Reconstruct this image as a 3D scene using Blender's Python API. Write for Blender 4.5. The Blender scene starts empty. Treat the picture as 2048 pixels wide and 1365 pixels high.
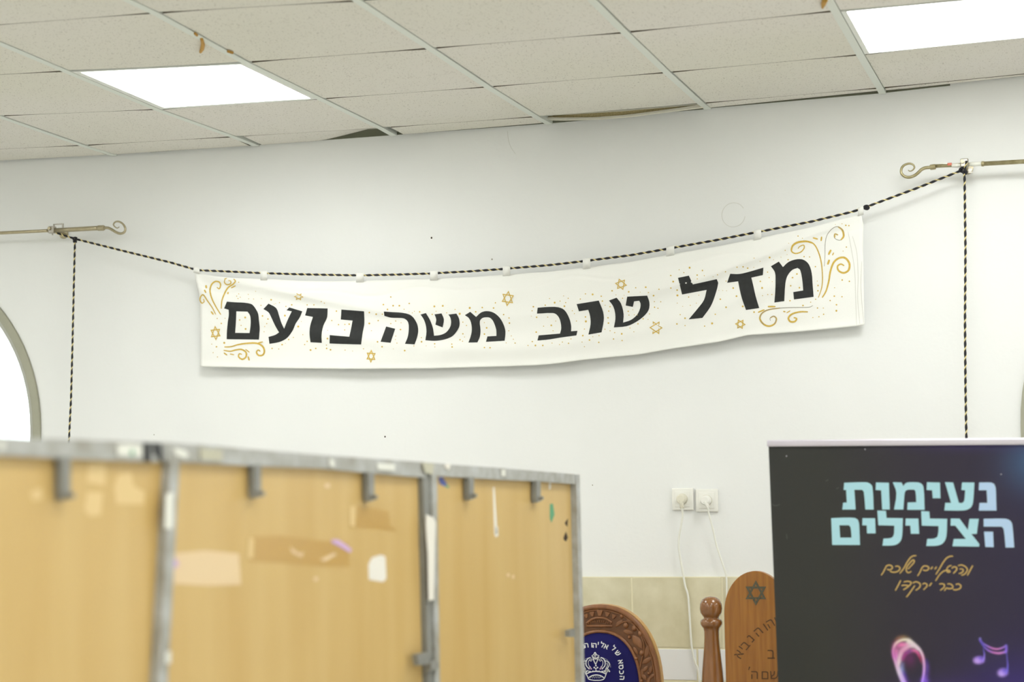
import bpy, bmesh, math, random
from math import sin, cos, pi, atan2, hypot
from mathutils import Vector as V, Matrix
from mathutils.geometry import tessellate_polygon
random.seed(7)
S = bpy.context.scene
C = S.collection

# ------------------------------------------------------------------ camera
F = 3867.66; YAW = -0.3336339; PITCH = 0.0742090; ROLL = -0.0167967
CAM = V((3.9428, -6.6041, 1.6))
def _axes():
    f = V((sin(YAW)*cos(PITCH), cos(YAW)*cos(PITCH), sin(PITCH)))
    r = V((cos(YAW), -sin(YAW), 0)); u = r.cross(f)
    return r*cos(ROLL)+u*sin(ROLL), -r*sin(ROLL)+u*cos(ROLL), f
R_, U_, F_ = _axes()
cd = bpy.data.cameras.new('camera'); cam = bpy.data.objects.new('camera', cd); C.objects.link(cam)
cam.matrix_world = Matrix(((R_.x, U_.x, -F_.x, CAM.x), (R_.y, U_.y, -F_.y, CAM.y), (R_.z, U_.z, -F_.z, CAM.z), (0, 0, 0, 1)))
cd.sensor_width = 36; cd.lens = F/2048*36; cd.clip_start = .05
cd.dof.use_dof = True; cd.dof.focus_distance = 6.75; cd.dof.aperture_fstop = 2.6; cd.dof.aperture_blades = 9
S.camera = cam
# ------------------------------------------------------------------ light and exposure
LED = 14.8
w = bpy.data.worlds.new('daylight'); S.world = w; w.use_nodes = True
w.node_tree.nodes['Background'].inputs[0].default_value = (.93, .97, 1, 1)
w.node_tree.nodes['Background'].inputs[1].default_value = 4.0
S.view_settings.view_transform = 'Standard'; S.view_settings.look = 'None'
S.view_settings.exposure = 0.0; S.view_settings.gamma = 1; S.view_settings.use_curve_mapping = False

# ------------------------------------------------------------------ helpers
def ray(px, py): return F_ + R_*((px-1024)/F) - U_*((py-682.5)/F)
def on_y(px, py, y=0.0):
    d = ray(px, py); return CAM + d*((y-CAM.y)/d.y)
def on_pl(px, py, P, n):
    d = ray(px, py); return CAM + d*((P-CAM).dot(n)/d.dot(n))
def on_depth(px, py, dep): return CAM + ray(px, py)*dep
def lin(c): return tuple((v/255/12.92 if v/255 <= .04045 else ((v/255+.055)/1.055)**2.4) for v in c)

def mat(name, col, rough=.6, metal=0., noise=0., nscale=8., bump=0., bscale=40., coat=0., spec=.5, stretch=(1, 1, 1), col2=None):
    m = bpy.data.materials.new(name); m.use_nodes = True; nt = m.node_tree; b = nt.nodes['Principled BSDF']
    c = lin(col)
    b.inputs['Base Color'].default_value = (*c, 1); b.inputs['Roughness'].default_value = rough
    b.inputs['Metallic'].default_value = metal; b.inputs['Coat Weight'].default_value = coat
    b.inputs['Specular IOR Level'].default_value = spec
    tc = nt.nodes.new('ShaderNodeTexCoord'); mp = nt.nodes.new('ShaderNodeMapping'); mp.inputs['Scale'].default_value = stretch
    nt.links.new(tc.outputs['Object'], mp.inputs['Vector'])
    if noise or col2:
        n = nt.nodes.new('ShaderNodeTexNoise'); n.inputs['Scale'].default_value = nscale; n.inputs['Detail'].default_value = 5
        nt.links.new(mp.outputs[0], n.inputs['Vector'])
        r = nt.nodes.new('ShaderNodeValToRGB'); nt.links.new(n.outputs['Fac'], r.inputs[0])
        r.color_ramp.elements[0].position = .3; r.color_ramp.elements[1].position = .7
        a = lin(col2) if col2 else tuple(v*(1-noise) for v in c)
        z = c if col2 else tuple(min(1, v*(1+noise*.5)) for v in c)
        r.color_ramp.elements[0].color = (*a, 1); r.color_ramp.elements[1].color = (*z, 1)
        nt.links.new(r.outputs[0], b.inputs['Base Color'])
    if bump:
        n2 = nt.nodes.new('ShaderNodeTexNoise'); n2.inputs['Scale'].default_value = bscale; n2.inputs['Detail'].default_value = 4
        nt.links.new(mp.outputs[0], n2.inputs['Vector'])
        bp = nt.nodes.new('ShaderNodeBump'); bp.inputs['Strength'].default_value = bump; bp.inputs['Distance'].default_value = .002
        nt.links.new(n2.outputs['Fac'], bp.inputs['Height']); nt.links.new(bp.outputs[0], b.inputs['Normal'])
    return m

M = {}
M['wall'] = mat('painted_plaster', (238, 239, 237), .75, noise=.02, nscale=2, bump=.25, bscale=60)
M['wall_side'] = mat('painted_plaster_side', (242, 242, 238), .8, noise=.02, nscale=2)
M['floor'] = mat('terrazzo', (228, 227, 221), .35, noise=.12, nscale=60)
M['rail'] = mat('white_tee_rail', (226, 230, 222), .5)
M['tile_side'] = mat('shaded_tile_side', (92, 80, 60), .95, noise=.2, nscale=80)  # brown fibre sides, with the shade inside the gaps put into the colour
M['wall_dark'] = mat('dark_grey_green', (112, 114, 96), .95, noise=.15, nscale=9)
M['railcream'] = mat('grimy_tape', (190, 187, 166), .6)
M['dark'] = mat('plenum_concrete', (70, 68, 60), .9, noise=.2)
M['ledframe'] = mat('led_frame', (232, 234, 228), .4)
M['fibre'] = mat('mineral_fibre', (206, 190, 142), .95, noise=.25, nscale=300)
M['tile_edge'] = mat('tile_edge_white', (226, 222, 206), .9)
M['stain'] = mat('rust_drip', (196, 150, 70), .8, noise=.2, nscale=90)
M['olive'] = mat('olive_aluminium', (166, 165, 146), .5, noise=.06, nscale=20)
M['greyal'] = mat('grey_aluminium', (188, 189, 180), .5)
M['cloth'] = mat('white_cotton', (246, 246, 241), .9, bump=.3, bscale=500)
M['ink'] = mat('black_marker', (36, 38, 38), .7, noise=.25, nscale=60)
M['gold'] = mat('gold_paint', (216, 182, 80), .55, noise=.2, nscale=300)
M['pencil'] = mat('pencil_line', (150, 145, 130), .8)
M['pencil_pale'] = mat('pale_pencil_line', (214, 213, 204), .8)
M['ropeblack'] = mat('black_cord', (22, 21, 28), .7)
M['ropegold'] = mat('gold_thread', (226, 208, 140), .5)
M['brass'] = mat('brushed_champagne', (176, 166, 138), .34, metal=.75, noise=.1, nscale=60)
M['brassworn'] = mat('worn_champagne', (182, 172, 138), .38, metal=.65, noise=.3, nscale=45, col2=(150, 140, 100))
M['steel'] = mat('clamp_steel', (170, 165, 155), .3, metal=.8)
M['tapeclear'] = mat('sticky_tape', (226, 226, 216), .3)
M['red'] = mat('red_scrap', (214, 120, 100), .7)
M['ply'] = mat('birch_plywood', (208, 178, 118), .38, col2=(199, 166, 103), nscale=3.0, stretch=(4, 4, .5), spec=.35)
M['frame'] = mat('painted_steel_angle', (182, 184, 182), .45, col2=(150, 147, 136), nscale=26)
M['frame_dark'] = mat('dull_steel', (138, 138, 132), .5, noise=.15, nscale=22)
M['white'] = mat('white_smear', (232, 228, 218), .6)
M['cream'] = mat('cream_tape', (226, 200, 158), .5)
M['creamtape2'] = mat('peeled_patch', (222, 194, 138), .6)
M['browntape'] = mat('brown_tape', (192, 154, 84), .3)
M['green'] = mat('green_smudge', (94, 160, 120), .6)
M['blue'] = mat('blue_smudge', (92, 104, 176), .6)
M['lilac'] = mat('lilac_smudge', (206, 172, 214), .6)
M['black'] = mat('black_tape', (44, 44, 44), .5)
M['hole'] = mat('splintered_hole', (52, 36, 22), .9)
M['grout'] = mat('grout', (232, 226, 196), .8)
M['tile'] = mat('beige_ceramic', (224, 218, 190), .35, col2=(206, 199, 166), nscale=11, spec=.4)
M['tilewhite'] = mat('white_ceramic', (238, 240, 240), .12, spec=.5)
M['plastic'] = mat('white_plastic', (240, 239, 232), .3)
M['plastic_ivory'] = mat('ivory_plastic', (226, 222, 204), .35)
M['cable'] = mat('white_cable', (236, 236, 226), .4)
M['wood'] = mat('carved_walnut', (140, 90, 48), .42, col2=(116, 70, 34), nscale=14, stretch=(3, 3, .6), coat=.15, bump=.2, bscale=60)
M['woodground'] = mat('dark_carved_ground', (104, 64, 32), .6, noise=.2, nscale=60)
M['woodlight'] = mat('light_wood_edge', (196, 150, 84), .4, noise=.15, nscale=18)
M['oak'] = mat('varnished_oak', (166, 110, 38), .36, col2=(142, 88, 24), nscale=10, stretch=(9, 9, .45), coat=.1)
M['turned'] = mat('turned_beech', (144, 94, 46), .24, col2=(124, 78, 34), nscale=12, stretch=(4, 4, .5), coat=.6)
M['carve'] = mat('burnt_carving', (92, 62, 30), .8)
M['pewter'] = mat('pewter_inlay', (92, 88, 70), .4, metal=.4, noise=.3, nscale=200)
M['velvet'] = mat('royal_blue_velvet', (22, 18, 84), .85, spec=.25, noise=.2, nscale=6)
M['velvet'].node_tree.nodes['Principled BSDF'].inputs['Sheen Weight'].default_value = .55
M['velvet'].node_tree.nodes['Principled BSDF'].inputs['Sheen Tint'].default_value = (.25, .25, 1, 1)
M['thread'] = mat('silver_thread', (222, 222, 222), .5)
M['thread2'] = mat('pink_thread', (210, 178, 200), .5)
M['alu'] = mat('anodised_aluminium', (210, 205, 217), .35, metal=.3)
M['paleblue'] = mat('pale_blue_print', (168, 215, 229), .5); M['paleblue2'] = mat('pale_lavender_blue_print', (176, 205, 238), .5)
M['goldprint'] = mat('gold_print', (196, 164, 96), .5)
M['rubber'] = mat('rubber', (40, 40, 40), .7)

def tile_mat():
    m = bpy.data.materials.new('mineral_ceiling_tile'); m.use_nodes = True; nt = m.node_tree; b = nt.nodes['Principled BSDF']
    b.inputs['Roughness'].default_value = .92; b.inputs['Specular IOR Level'].default_value = .15
    tc = nt.nodes.new('ShaderNodeTexCoord')
    big = nt.nodes.new('ShaderNodeTexNoise'); big.inputs['Scale'].default_value = .9; big.inputs['Detail'].default_value = 2
    nt.links.new(tc.outputs['Object'], big.inputs['Vector'])
    r = nt.nodes.new('ShaderNodeValToRGB'); nt.links.new(big.outputs['Fac'], r.inputs[0])
    r.color_ramp.elements[0].position = .35; r.color_ramp.elements[1].position = .65
    r.color_ramp.elements[0].color = (*lin((229, 226, 214)), 1); r.color_ramp.elements[1].color = (*lin((232, 228, 221)), 1)
    vo = nt.nodes.new('ShaderNodeTexVoronoi'); vo.inputs['Scale'].default_value = 125; vo.inputs['Randomness'].default_value = 1
    wn = nt.nodes.new('ShaderNodeTexNoise'); wn.inputs['Scale'].default_value = 90
    nt.links.new(tc.outputs['Object'], wn.inputs['Vector'])
    mx = nt.nodes.new('ShaderNodeMixRGB'); mx.blend_type = 'LINEAR_LIGHT'; mx.inputs[0].default_value = .009
    nt.links.new(tc.outputs['Object'], mx.inputs[1]); nt.links.new(wn.outputs['Color'], mx.inputs[2])
    nt.links.new(mx.outputs[0], vo.inputs['Vector'])
    r2 = nt.nodes.new('ShaderNodeValToRGB'); nt.links.new(vo.outputs['Distance'], r2.inputs[0])
    r2.color_ramp.elements[0].position = .14; r2.color_ramp.elements[1].position = .28
    r2.color_ramp.elements[0].color = (.48, .46, .42, 1); r2.color_ramp.elements[1].color = (1, 1, 1, 1)
    # keep only some of the pits
    sp = nt.nodes.new('ShaderNodeSeparateColor'); nt.links.new(vo.outputs['Color'], sp.inputs[0])
    gt = nt.nodes.new('ShaderNodeMath'); gt.operation = 'GREATER_THAN'; gt.inputs[1].default_value = .38; nt.links.new(sp.outputs[0], gt.inputs[0])
    mm = nt.nodes.new('ShaderNodeMixRGB'); nt.links.new(gt.outputs[0], mm.inputs[0]); mm.inputs[1].default_value = (1, 1, 1, 1); nt.links.new(r2.outputs[0], mm.inputs[2])
    mu = nt.nodes.new('ShaderNodeMixRGB'); mu.blend_type = 'MULTIPLY'; mu.inputs[0].default_value = 1
    nt.links.new(r.outputs[0], mu.inputs[1]); nt.links.new(mm.outputs[0], mu.inputs[2]); nt.links.new(mu.outputs[0], b.inputs['Base Color'])
    return m
M['ctile'] = tile_mat()
def emis(name, col, s):
    m = bpy.data.materials.new(name); m.use_nodes = True; b = m.node_tree.nodes['Principled BSDF']
    b.inputs['Base Color'].default_value = (.9, .9, .9, 1)
    b.inputs['Emission Color'].default_value = (*col, 1); b.inputs['Emission Strength'].default_value = s
    return m
M['led'] = emis('led_diffuser', (.98, 1, .98), LED)
def glass_mat():
    m = bpy.data.materials.new('window_glass'); m.use_nodes = True; nt = m.node_tree
    out = nt.nodes['Material Output']; nt.nodes.remove(nt.nodes['Principled BSDF'])
    t = nt.nodes.new('ShaderNodeBsdfTransparent'); t.inputs[0].default_value = (.93, .95, .95, 1)
    g = nt.nodes.new('ShaderNodeBsdfGlossy'); g.inputs['Roughness'].default_value = .03
    fr = nt.nodes.new('ShaderNodeFresnel'); mx = nt.nodes.new('ShaderNodeMixShader')
    nt.links.new(fr.outputs[0], mx.inputs[0]); nt.links.new(t.outputs[0], mx.inputs[1]); nt.links.new(g.outputs[0], mx.inputs[2])
    nt.links.new(mx.outputs[0], out.inputs[0]); return m
M['glass'] = glass_mat()
def print_mat():
    m = bpy.data.materials.new('banner_print'); m.use_nodes = True; nt = m.node_tree; b = nt.nodes['Principled BSDF']
    a = nt.nodes.new('ShaderNodeVertexColor'); a.layer_name = 'Col'; nt.links.new(a.outputs[0], b.inputs['Base Color'])
    b.inputs['Roughness'].default_value = .5; b.inputs['Specular IOR Level'].default_value = .3; return m
M['print'] = print_mat()

WL = {}                                         # world position of every object's origin
def props(o, label=None, cat=None, group=None, kind=None):
    if label: o['label'] = label
    if cat: o['category'] = cat
    if group: o['group'] = group
    if kind: o['kind'] = kind
    return o
def thing(name, loc, label, cat, group=None):
    o = bpy.data.objects.new(name, None); C.objects.link(o); o.location = loc; o.empty_display_size = .05
    WL[o] = V(loc); return props(o, label, cat, group)
def obj(name, vs, fs, m, parent=None, smooth=False, cols=None, at=None):
    vs = [V(v) for v in vs]
    if parent is not None: off = WL[parent]
    elif at is not None: off = V(at)
    else:
        off = V((sum(v.x for v in vs)/len(vs), sum(v.y for v in vs)/len(vs), min(v.z for v in vs)))
    me = bpy.data.meshes.new(name); me.from_pydata([tuple(v-off) for v in vs], [], fs); me.validate(); me.update()
    me.materials.append(m if not isinstance(m, str) else M[m])
    if cols:
        ca = me.color_attributes.new('Col', 'FLOAT_COLOR', 'POINT')
        for i, c in enumerate(cols): ca.data[i].color = (*c, 1)
    if smooth: me.polygons.foreach_set('use_smooth', [True]*len(me.polygons))
    o = bpy.data.objects.new(name, me); C.objects.link(o)
    if parent is not None: o.parent = parent; o.location = (0, 0, 0)
    else: o.location = off
    WL[o] = off; return o
class MB:
    def __init__(s): s.v = []; s.f = []
    def add(s, vs, fs):
        k = len(s.v); s.v += [V(v) for v in vs]; s.f += [tuple(i+k for i in f) for f in fs]
    def box(s, a, b, bev=0):
        x0, y0, z0 = a; x1, y1, z1 = b
        s.add([(x0, y0, z0), (x1, y0, z0), (x1, y1, z0), (x0, y1, z0), (x0, y0, z1), (x1, y0, z1), (x1, y1, z1), (x0, y1, z1)],
              [(0, 3, 2, 1), (4, 5, 6, 7), (0, 1, 5, 4), (1, 2, 6, 5), (2, 3, 7, 6), (3, 0, 4, 7)])
    def prism(s, loop, d, holes=()):
        """front loop (3D points), extruded by vector d"""
        loops = [list(map(V, loop))]+[list(map(V, h)) for h in holes]
        flat = [p for l in loops for p in l]; n = len(flat)
        tris = tessellate_polygon(loops); d = V(d)
        fs = [tuple(t) for t in tris]+[tuple(i+n for i in reversed(t)) for t in tris]
        k = 0
        for l in loops:
            m = len(l)
            for i in range(m): a = k+i; b = k+(i+1) % m; fs.append((a, b, b+n, a+n))
            k += m
        s.add(flat+[p+d for p in flat], fs)
    def flat(s, loop, holes=()):
        loops = [list(map(V, loop))]+[list(map(V, h)) for h in holes]
        s.add([p for l in loops for p in l], [tuple(t) for t in tessellate_polygon(loops)])
    def tube(s, pts, r, n=8, cap=True):
        pts = [V(p) for p in pts]; N = len(pts); rs = r if isinstance(r, (list, tuple)) else [r]*N
        t0 = (pts[1]-pts[0]).normalized(); a = t0.orthogonal().normalized(); vs = []
        for i, p in enumerate(pts):
            t = (pts[min(i+1, N-1)]-pts[max(i-1, 0)]).normalized()
            a = (a-t*a.dot(t)).normalized(); b = t.cross(a)
            for k in range(n):
                q = 2*pi*k/n; vs.append(p+(a*cos(q)+b*sin(q))*rs[i])
        fs = [(i*n+k, i*n+(k+1) % n, (i+1)*n+(k+1) % n, (i+1)*n+k) for i in range(N-1) for k in range(n)]
        if cap: fs += [tuple(range(n-1, -1, -1)), tuple(range((N-1)*n, N*n))]
        s.add(vs, fs)
    def lathe(s, base, prof, n=24):
        vs = [V(base)+V((r*cos(2*pi*k/n), r*sin(2*pi*k/n), z)) for r, z in prof for k in range(n)]
        fs = [(i*n+k, i*n+(k+1) % n, (i+1)*n+(k+1) % n, (i+1)*n+k) for i in range(len(prof)-1) for k in range(n)]
        fs += [tuple(range(n-1, -1, -1)), tuple(range((len(prof)-1)*n, len(prof)*n))]
        s.add(vs, fs)
    def build(s, name, m, parent=None, smooth=False, **k):
        o = obj(name, s.v, s.f, m, parent, False, **k)
        bm = bmesh.new(); bm.from_mesh(o.data); bmesh.ops.recalc_face_normals(bm, faces=bm.faces)
        bm.to_mesh(o.data); bm.free()
        if smooth: o.data.polygons.foreach_set('use_smooth', [True]*len(o.data.polygons))
        return o
def bevel(o, w, seg=2):
    md = o.modifiers.new('bevel', 'BEVEL'); md.width = w; md.segments = seg; md.limit_method = 'ANGLE'; return o
def catmull(p, k=6):
    p = [V(q) if len(q) == 3 else V((q[0], q[1], 0)) for q in p]; o = []
    for i in range(len(p)-1):
        a, b, c, d = p[max(i-1, 0)], p[i], p[i+1], p[min(i+2, len(p)-1)]
        for j in range(k):
            t = j/k; o.append(.5*((2*b)+(c-a)*t+(2*a-5*b+4*c-d)*t*t+(3*b-a-3*c+d)*t**3))
    return o+[p[-1]]
def rounded(loop, lim=44, k=3):
    """soften gentle bends of a drawn outline, keep its real corners"""
    n = len(loop); P = [V((p[0], p[1], 0)) for p in loop]; sm = []
    for i in range(n):
        a = P[i]-P[i-1]; b = P[(i+1) % n]-P[i]; sm.append(a.angle(b, 0) < math.radians(lim))
    out = []
    for i in range(n):
        p0, p1, p2, p3 = P[i-1], P[i], P[(i+1) % n], P[(i+2) % n]; out.append((p1.x, p1.y))
        if not (sm[i] or sm[(i+1) % n]): continue
        m1 = (p2-p0)*.5 if sm[i] else (p2-p1); m2 = (p3-p1)*.5 if sm[(i+1) % n] else (p2-p1)
        L = (p2-p1).length; m1 = m1.normalized()*L; m2 = m2.normalized()*L
        for j in range(1, k):
            t = j/k; q = (2*t**3-3*t*t+1)*p1+(t**3-2*t*t+t)*m1+(-2*t**3+3*t*t)*p2+(t**3-t*t)*m2; out.append((q.x, q.y))
    return out
def interp(xs, ys, x):
    if x <= xs[0]: i = 0
    elif x >= xs[-1]: i = len(xs)-2
    else: i = max(k for k in range(len(xs)-1) if xs[k] <= x)
    return ys[i]+(ys[i+1]-ys[i])*(x-xs[i])/(xs[i+1]-xs[i])

# ================================================================== room shell
XL, XR, YB, ZT = -3.4, 6.6, -9.8, 3.35
def struct(o): o['kind'] = 'structure'; return o
b = MB(); b.box((XL-.2, YB-.2, -.12), (XR+.2, .25, 0)); struct(b.build('floor', 'floor'))
b = MB(); b.box((XL-.2, YB-.2, 0), (XL, 0, ZT)); struct(b.build('wall_left', 'wall_side'))
b = MB(); b.box((XR, YB-.2, 0), (XR+.2, 0, ZT)); struct(b.build('wall_right', 'wall_side'))
b = MB(); b.box((XL, YB-.2, 0), (XR, YB, ZT)); struct(b.build('wall_rear', 'wall_side'))
# the wall with the two arched windows
WIN = [(-1.0375, 1.855, .7195), (4.150, 1.765, .7195)]; SILL = .98; TH = .25
NA = 40
def arch(cx, cz, R, sill):
    return [(cx-R, sill)]+[(cx-R*cos(pi*k/NA), cz+R*sin(pi*k/NA)) for k in range(NA+1)]+[(cx+R, sill)]
b = MB()
def wq(x0, z0, x1, z1, z0b=None, z1b=None):
    a = z0 if z0b is None else z0b; c = z1 if z1b is None else z1b
    b.add([(x0, 0, z0), (x1, 0, a), (x1, 0, c), (x0, 0, z1)], [(0, 1, 2, 3)])
    b.add([(x0, TH, z0), (x1, TH, a), (x1, TH, c), (x0, TH, z1)], [(3, 2, 1, 0)])
xs = [XL-.2]
for cx, cz, R in WIN: wq(xs[-1], 0, cx-R, ZT); xs.append(cx+R)
wq(xs[-1], 0, XR+.2, ZT)
for cx, cz, R in WIN:
    P = arch(cx, cz, R, SILL)
    wq(cx-R, 0, cx+R, SILL)
    for i in range(1, len(P)-2): wq(P[i][0], P[i][1], P[i+1][0], ZT, P[i+1][1], ZT)
    for i in range(len(P)):
        p, q = P[i], P[(i+1) % len(P)]
        b.add([(p[0], 0, p[1]), (q[0], 0, q[1]), (q[0], TH, q[1]), (p[0], TH, p[1])], [(0, 1, 2, 3)])
o = obj('wall_back', b.v, b.f, 'wall', at=(0, 0, 0)); WALL = struct(o)
bm = bmesh.new(); bm.from_mesh(o.data); bmesh.ops.remove_doubles(bm, verts=bm.verts, dist=.0004)
bmesh.ops.recalc_face_normals(bm, faces=bm.faces); bm.to_mesh(o.data); bm.free()
for n, (cx, cz, R) in enumerate(WIN):
    wo = thing('window_%d' % (n+1), (cx, 0, SILL), None, None); struct(wo)
    def ring(name, r0, r1, y0, y1, m):
        b = MB(); A = arch(cx, cz, R-r0, SILL+r0*.98+.001); B = arch(cx, cz, R-r1, SILL+r1)
        b.prism([(p[0], y0, p[1]) for p in A], (0, y1-y0, 0), [[(p[0], y0, p[1]) for p in B]])
        return b.build(name, m, wo)
    ring('window_frame', .001, .034, -.010, .05, 'olive')
    ring('sash_frame', .034, .052, .000, .045, 'greyal')
    b = MB(); b.box((cx-.02, .004, SILL+.05), (cx+.02, .04, cz+R-.052)); b.build('mullion', 'greyal', wo)
    b = MB(); b.box((cx-R+.052, .004, 1.42), (cx-.021, .04, 1.46)); b.box((cx+.021, .004, 1.42), (cx+R-.052, .04, 1.46)); b.build('transom', 'greyal', wo)
    b = MB(); A = arch(cx, cz, R-.05, SILL+.05); b.prism([(p[0], .022, p[1]) for p in A], (0, .004, 0)); b.build('pane', 'glass', wo)
    b = MB(); b.box((cx-R-.05, -.05, SILL-.03), (cx+R+.05, -.001, SILL-.002)); b.build('window_sill', 'tilewhite', wo)
# small marks on the plaster
def wring(px, py, rx, rz, m, name, a0=0, a1=2*pi, wd=.0009):
    c = on_y(px, py); b = MB(); N = 48
    P = [(c.x+rx*cos(a0+(a1-a0)*k/N), c.z+rz*sin(a0+(a1-a0)*k/N)) for k in range(N+1)]
    b.tube([(p[0], -.0006, p[1]) for p in P], wd, 4); b.build(name, m, WALL)
wring(1467, 430, .0415, .0425, 'pencil_pale', 'pencil_circle', .5, 6.1)
b = MB(); b.tube([on_y(p.x, p.y, -.0006) for p in catmull([(1015, 262), (1017, 280), (1022, 295), (1031, 308)])], .0006, 4); b.build('hairline_crack', 'pencil_pale', WALL)
for px, py, r in ((863, 476, .0035), (984, 519, .0028), (1185, 971, .002), (308, 870, .002), (770, 874, .003)):
    c = on_y(px, py, -.0004); b = MB(); b.prism([(c.x+r*cos(k*pi/4), c.y, c.z+r*1.2*sin(k*pi/4)) for k in range(8)], (0, .0012, 0)); b.build('nail_hole', 'pencil' if r < .003 else 'hole', WALL)

# ================================================================== ceiling
H0 = 2.9057; GA = math.radians(2.86073); GO = (-.01952, .39061)
def sag(xl, yl):
    x = min(max(xl, -.9), 3.9)-1.5; y = max(yl, -2.6)+.6
    return .0077*x*x+.0098*y*x
def g2w(i, r):
    xl, yl = i*.6, -r*.6
    return V((GO[0]+xl*cos(GA)-yl*sin(GA), GO[1]+xl*sin(GA)+yl*cos(GA), H0+sag(xl, yl)))
def w2l(p):
    x, y = p.x-GO[0], p.y-GO[1]; return x*cos(GA)+y*sin(GA), -x*sin(GA)+y*cos(GA)
def on_ceil(px, py):
    z = H0; d = ray(px, py)
    for _ in range(12):
        p = CAM+d*((z-CAM.z)/d.z); z = H0+sag(*w2l(p))
    return p
KN = {(0, 1): (167, 291), (1, 1): (468, 273.5), (2, 1): (762, 256), (3, 1): (1073, 233.5), (4, 1): (1402.7, 206.8), (5, 1): (1760, 176),
      (0, 2): (-2, 232), (1, 2): (316, 219), (2, 2): (642.6, 198), (3, 2): (977, 174), (4, 2): (1334.5, 145), (5, 2): (1720.6, 109.4),
      (1, 3): (133, 142), (2, 3): (492, 124.8), (3, 3): (861, 96.7), (4, 3): (1250.8, 65), (5, 3): (1671, 22), (2, 4): (311, 25.6)}
def node(i, r):
    return on_ceil(*KN[(i, r)]) if (i, r) in KN else g2w(i, r)
I0, I1, R0, R1 = -5, 11, 0, 18
NODE = {(i, r): node(i, r) for i in range(I0, I1+1) for r in range(R0, R1+1)}
# the row beyond the wall follows the real rail ends seen at the wall
b = MB(); b.box((XL-.2, YB-.2, ZT), (XR+.2, .25, ZT+.1)); CEIL = struct(b.build('ceiling', 'dark'))
def clip(poly):
    for ax, lim, sg in ((0, XL+.004, 1), (0, XR-.004, -1), (1, YB+.004, 1), (1, -.013, -1)):
        out = []
        for k in range(len(poly)):
            p, q = poly[k], poly[(k+1) % len(poly)]
            ip = (p[ax]-lim)*sg >= 0; iq = (q[ax]-lim)*sg >= 0
            if ip: out.append(p)
            if ip != iq: out.append(p.lerp(q, (lim-p[ax])/(q[ax]-p[ax])))
        poly = out
        if not poly: return poly
    return poly
def cell_pt(i, r, u, v):           # u along the row, v from far row (r) to near row (r+1)
    a, c, d, e = NODE[(i, r)], NODE[(i+1, r)], NODE[(i+1, r+1)], NODE[(i, r+1)]
    return a.lerp(c, u).lerp(e.lerp(d, u), v)
LEDS = {(i, r) for i in (-3, 1, 5, 9) for r in (2, 5, 8, 11, 14)}  # unseen rows behind the two visible panels, added for more frontal light
LNAME = {(1, 2): 'square led ceiling panel lit white above the left end of the cloth banner',
         (5, 2): 'square led ceiling panel lit white in the upper right corner, cut by the frame'}
def make_tile(i, r):
    a = .024; k0 = .6
    gl = (.0155 if (i+r) % 2 else .0140)/k0; gr = .0130/k0
    prof = [(0, .012), (.06, .0085), (.14, .005), (.28, .0025), (.5, .0015), (.72, .0025), (.86, .005), (.94, .0085), (1, .012)]
    if r == 0 and i in (1, 2): gl = .036/k0
    jit = random.Random(i*31+r*7)
    s1, s2 = jit.uniform(.6, 1.1), jit.uniform(.6, 1.1)
    loop = [cell_pt(i, r, gl+(1-gl-gr)*u, s1*g/k0) for u, g in prof]+[cell_pt(i, r, gl+(1-gl-gr)*u, 1-s2*g/k0) for u, g in reversed(prof)]
    if (i, r) == (1, 0):            # curled tile: its right end is lifted by the wall
        n = 14; vs = []; b = MB()
        for v in (0, 1):
            for k in range(n+1):
                u = gl+(1-gl-gr)*k/n
                p1 = cell_pt(i, 1, u, 0)+V((0, .003+.008*abs(2*k/n-1)**3, 0)); p0 = V((cell_pt(i, 0, u, .7).x, -.006, p1.z))
                t = max(0, (k/n-.46)/.54)
                p = p1 if v == 0 else p0+V((0, 0, .048*t**1.1))
                vs.append(p)
        fs = [(k, k+1, n+2+k, n+1+k) for k in range(n)]
        b.add(vs, fs); m = len(vs); b.add([p+V((0, 0, .014)) for p in vs], [tuple(reversed(f)) for f in fs])
        for k in range(n):
            for o_ in (0, n+1): b.f.append((o_+k, o_+k+1, o_+k+1+m, o_+k+m))
        b.f.append((0, n+1, n+1+m, m)); b.f.append((n, 2*n+1, 2*n+1+m, n+m))
        t = b.build('ceiling_tile', 'ctile', CEIL, smooth=False); t['label'] = 'narrow ceiling tile curled up at its right end'; return
    if (i, r) == (3, 0): return
    loop = clip(loop)
    if len(loop) < 3: return
    if (i, r) == (5, 0): loop = [p+V((0, 0, -.001)) for p in loop]
    c = sum(loop, V())/len(loop); n = len(loop)
    vs = loop+[c.lerp(p, .75)+V((0, 0, -.0025)) for p in loop]+[c+V((0, 0, -.0035))]+[p+V((0, 0, .014)) for p in loop]
    fs = []
    for k in range(n):
        k2 = (k+1) % n
        fs += [(k, k2, n+k2, n+k), (n+k, n+k2, 2*n), (k, k2, 2*n+1+k2, 2*n+1+k)]
    fs.append(tuple(2*n+1+k for k in range(n)))
    o = obj('ceiling_tile', vs, fs, 'ctile', CEIL); o.data.materials.append(M['tile_side'])
    for k, pl in enumerate(o.data.polygons):
        if k < 3*n and k % 3 == 2: pl.material_index = 1
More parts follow.
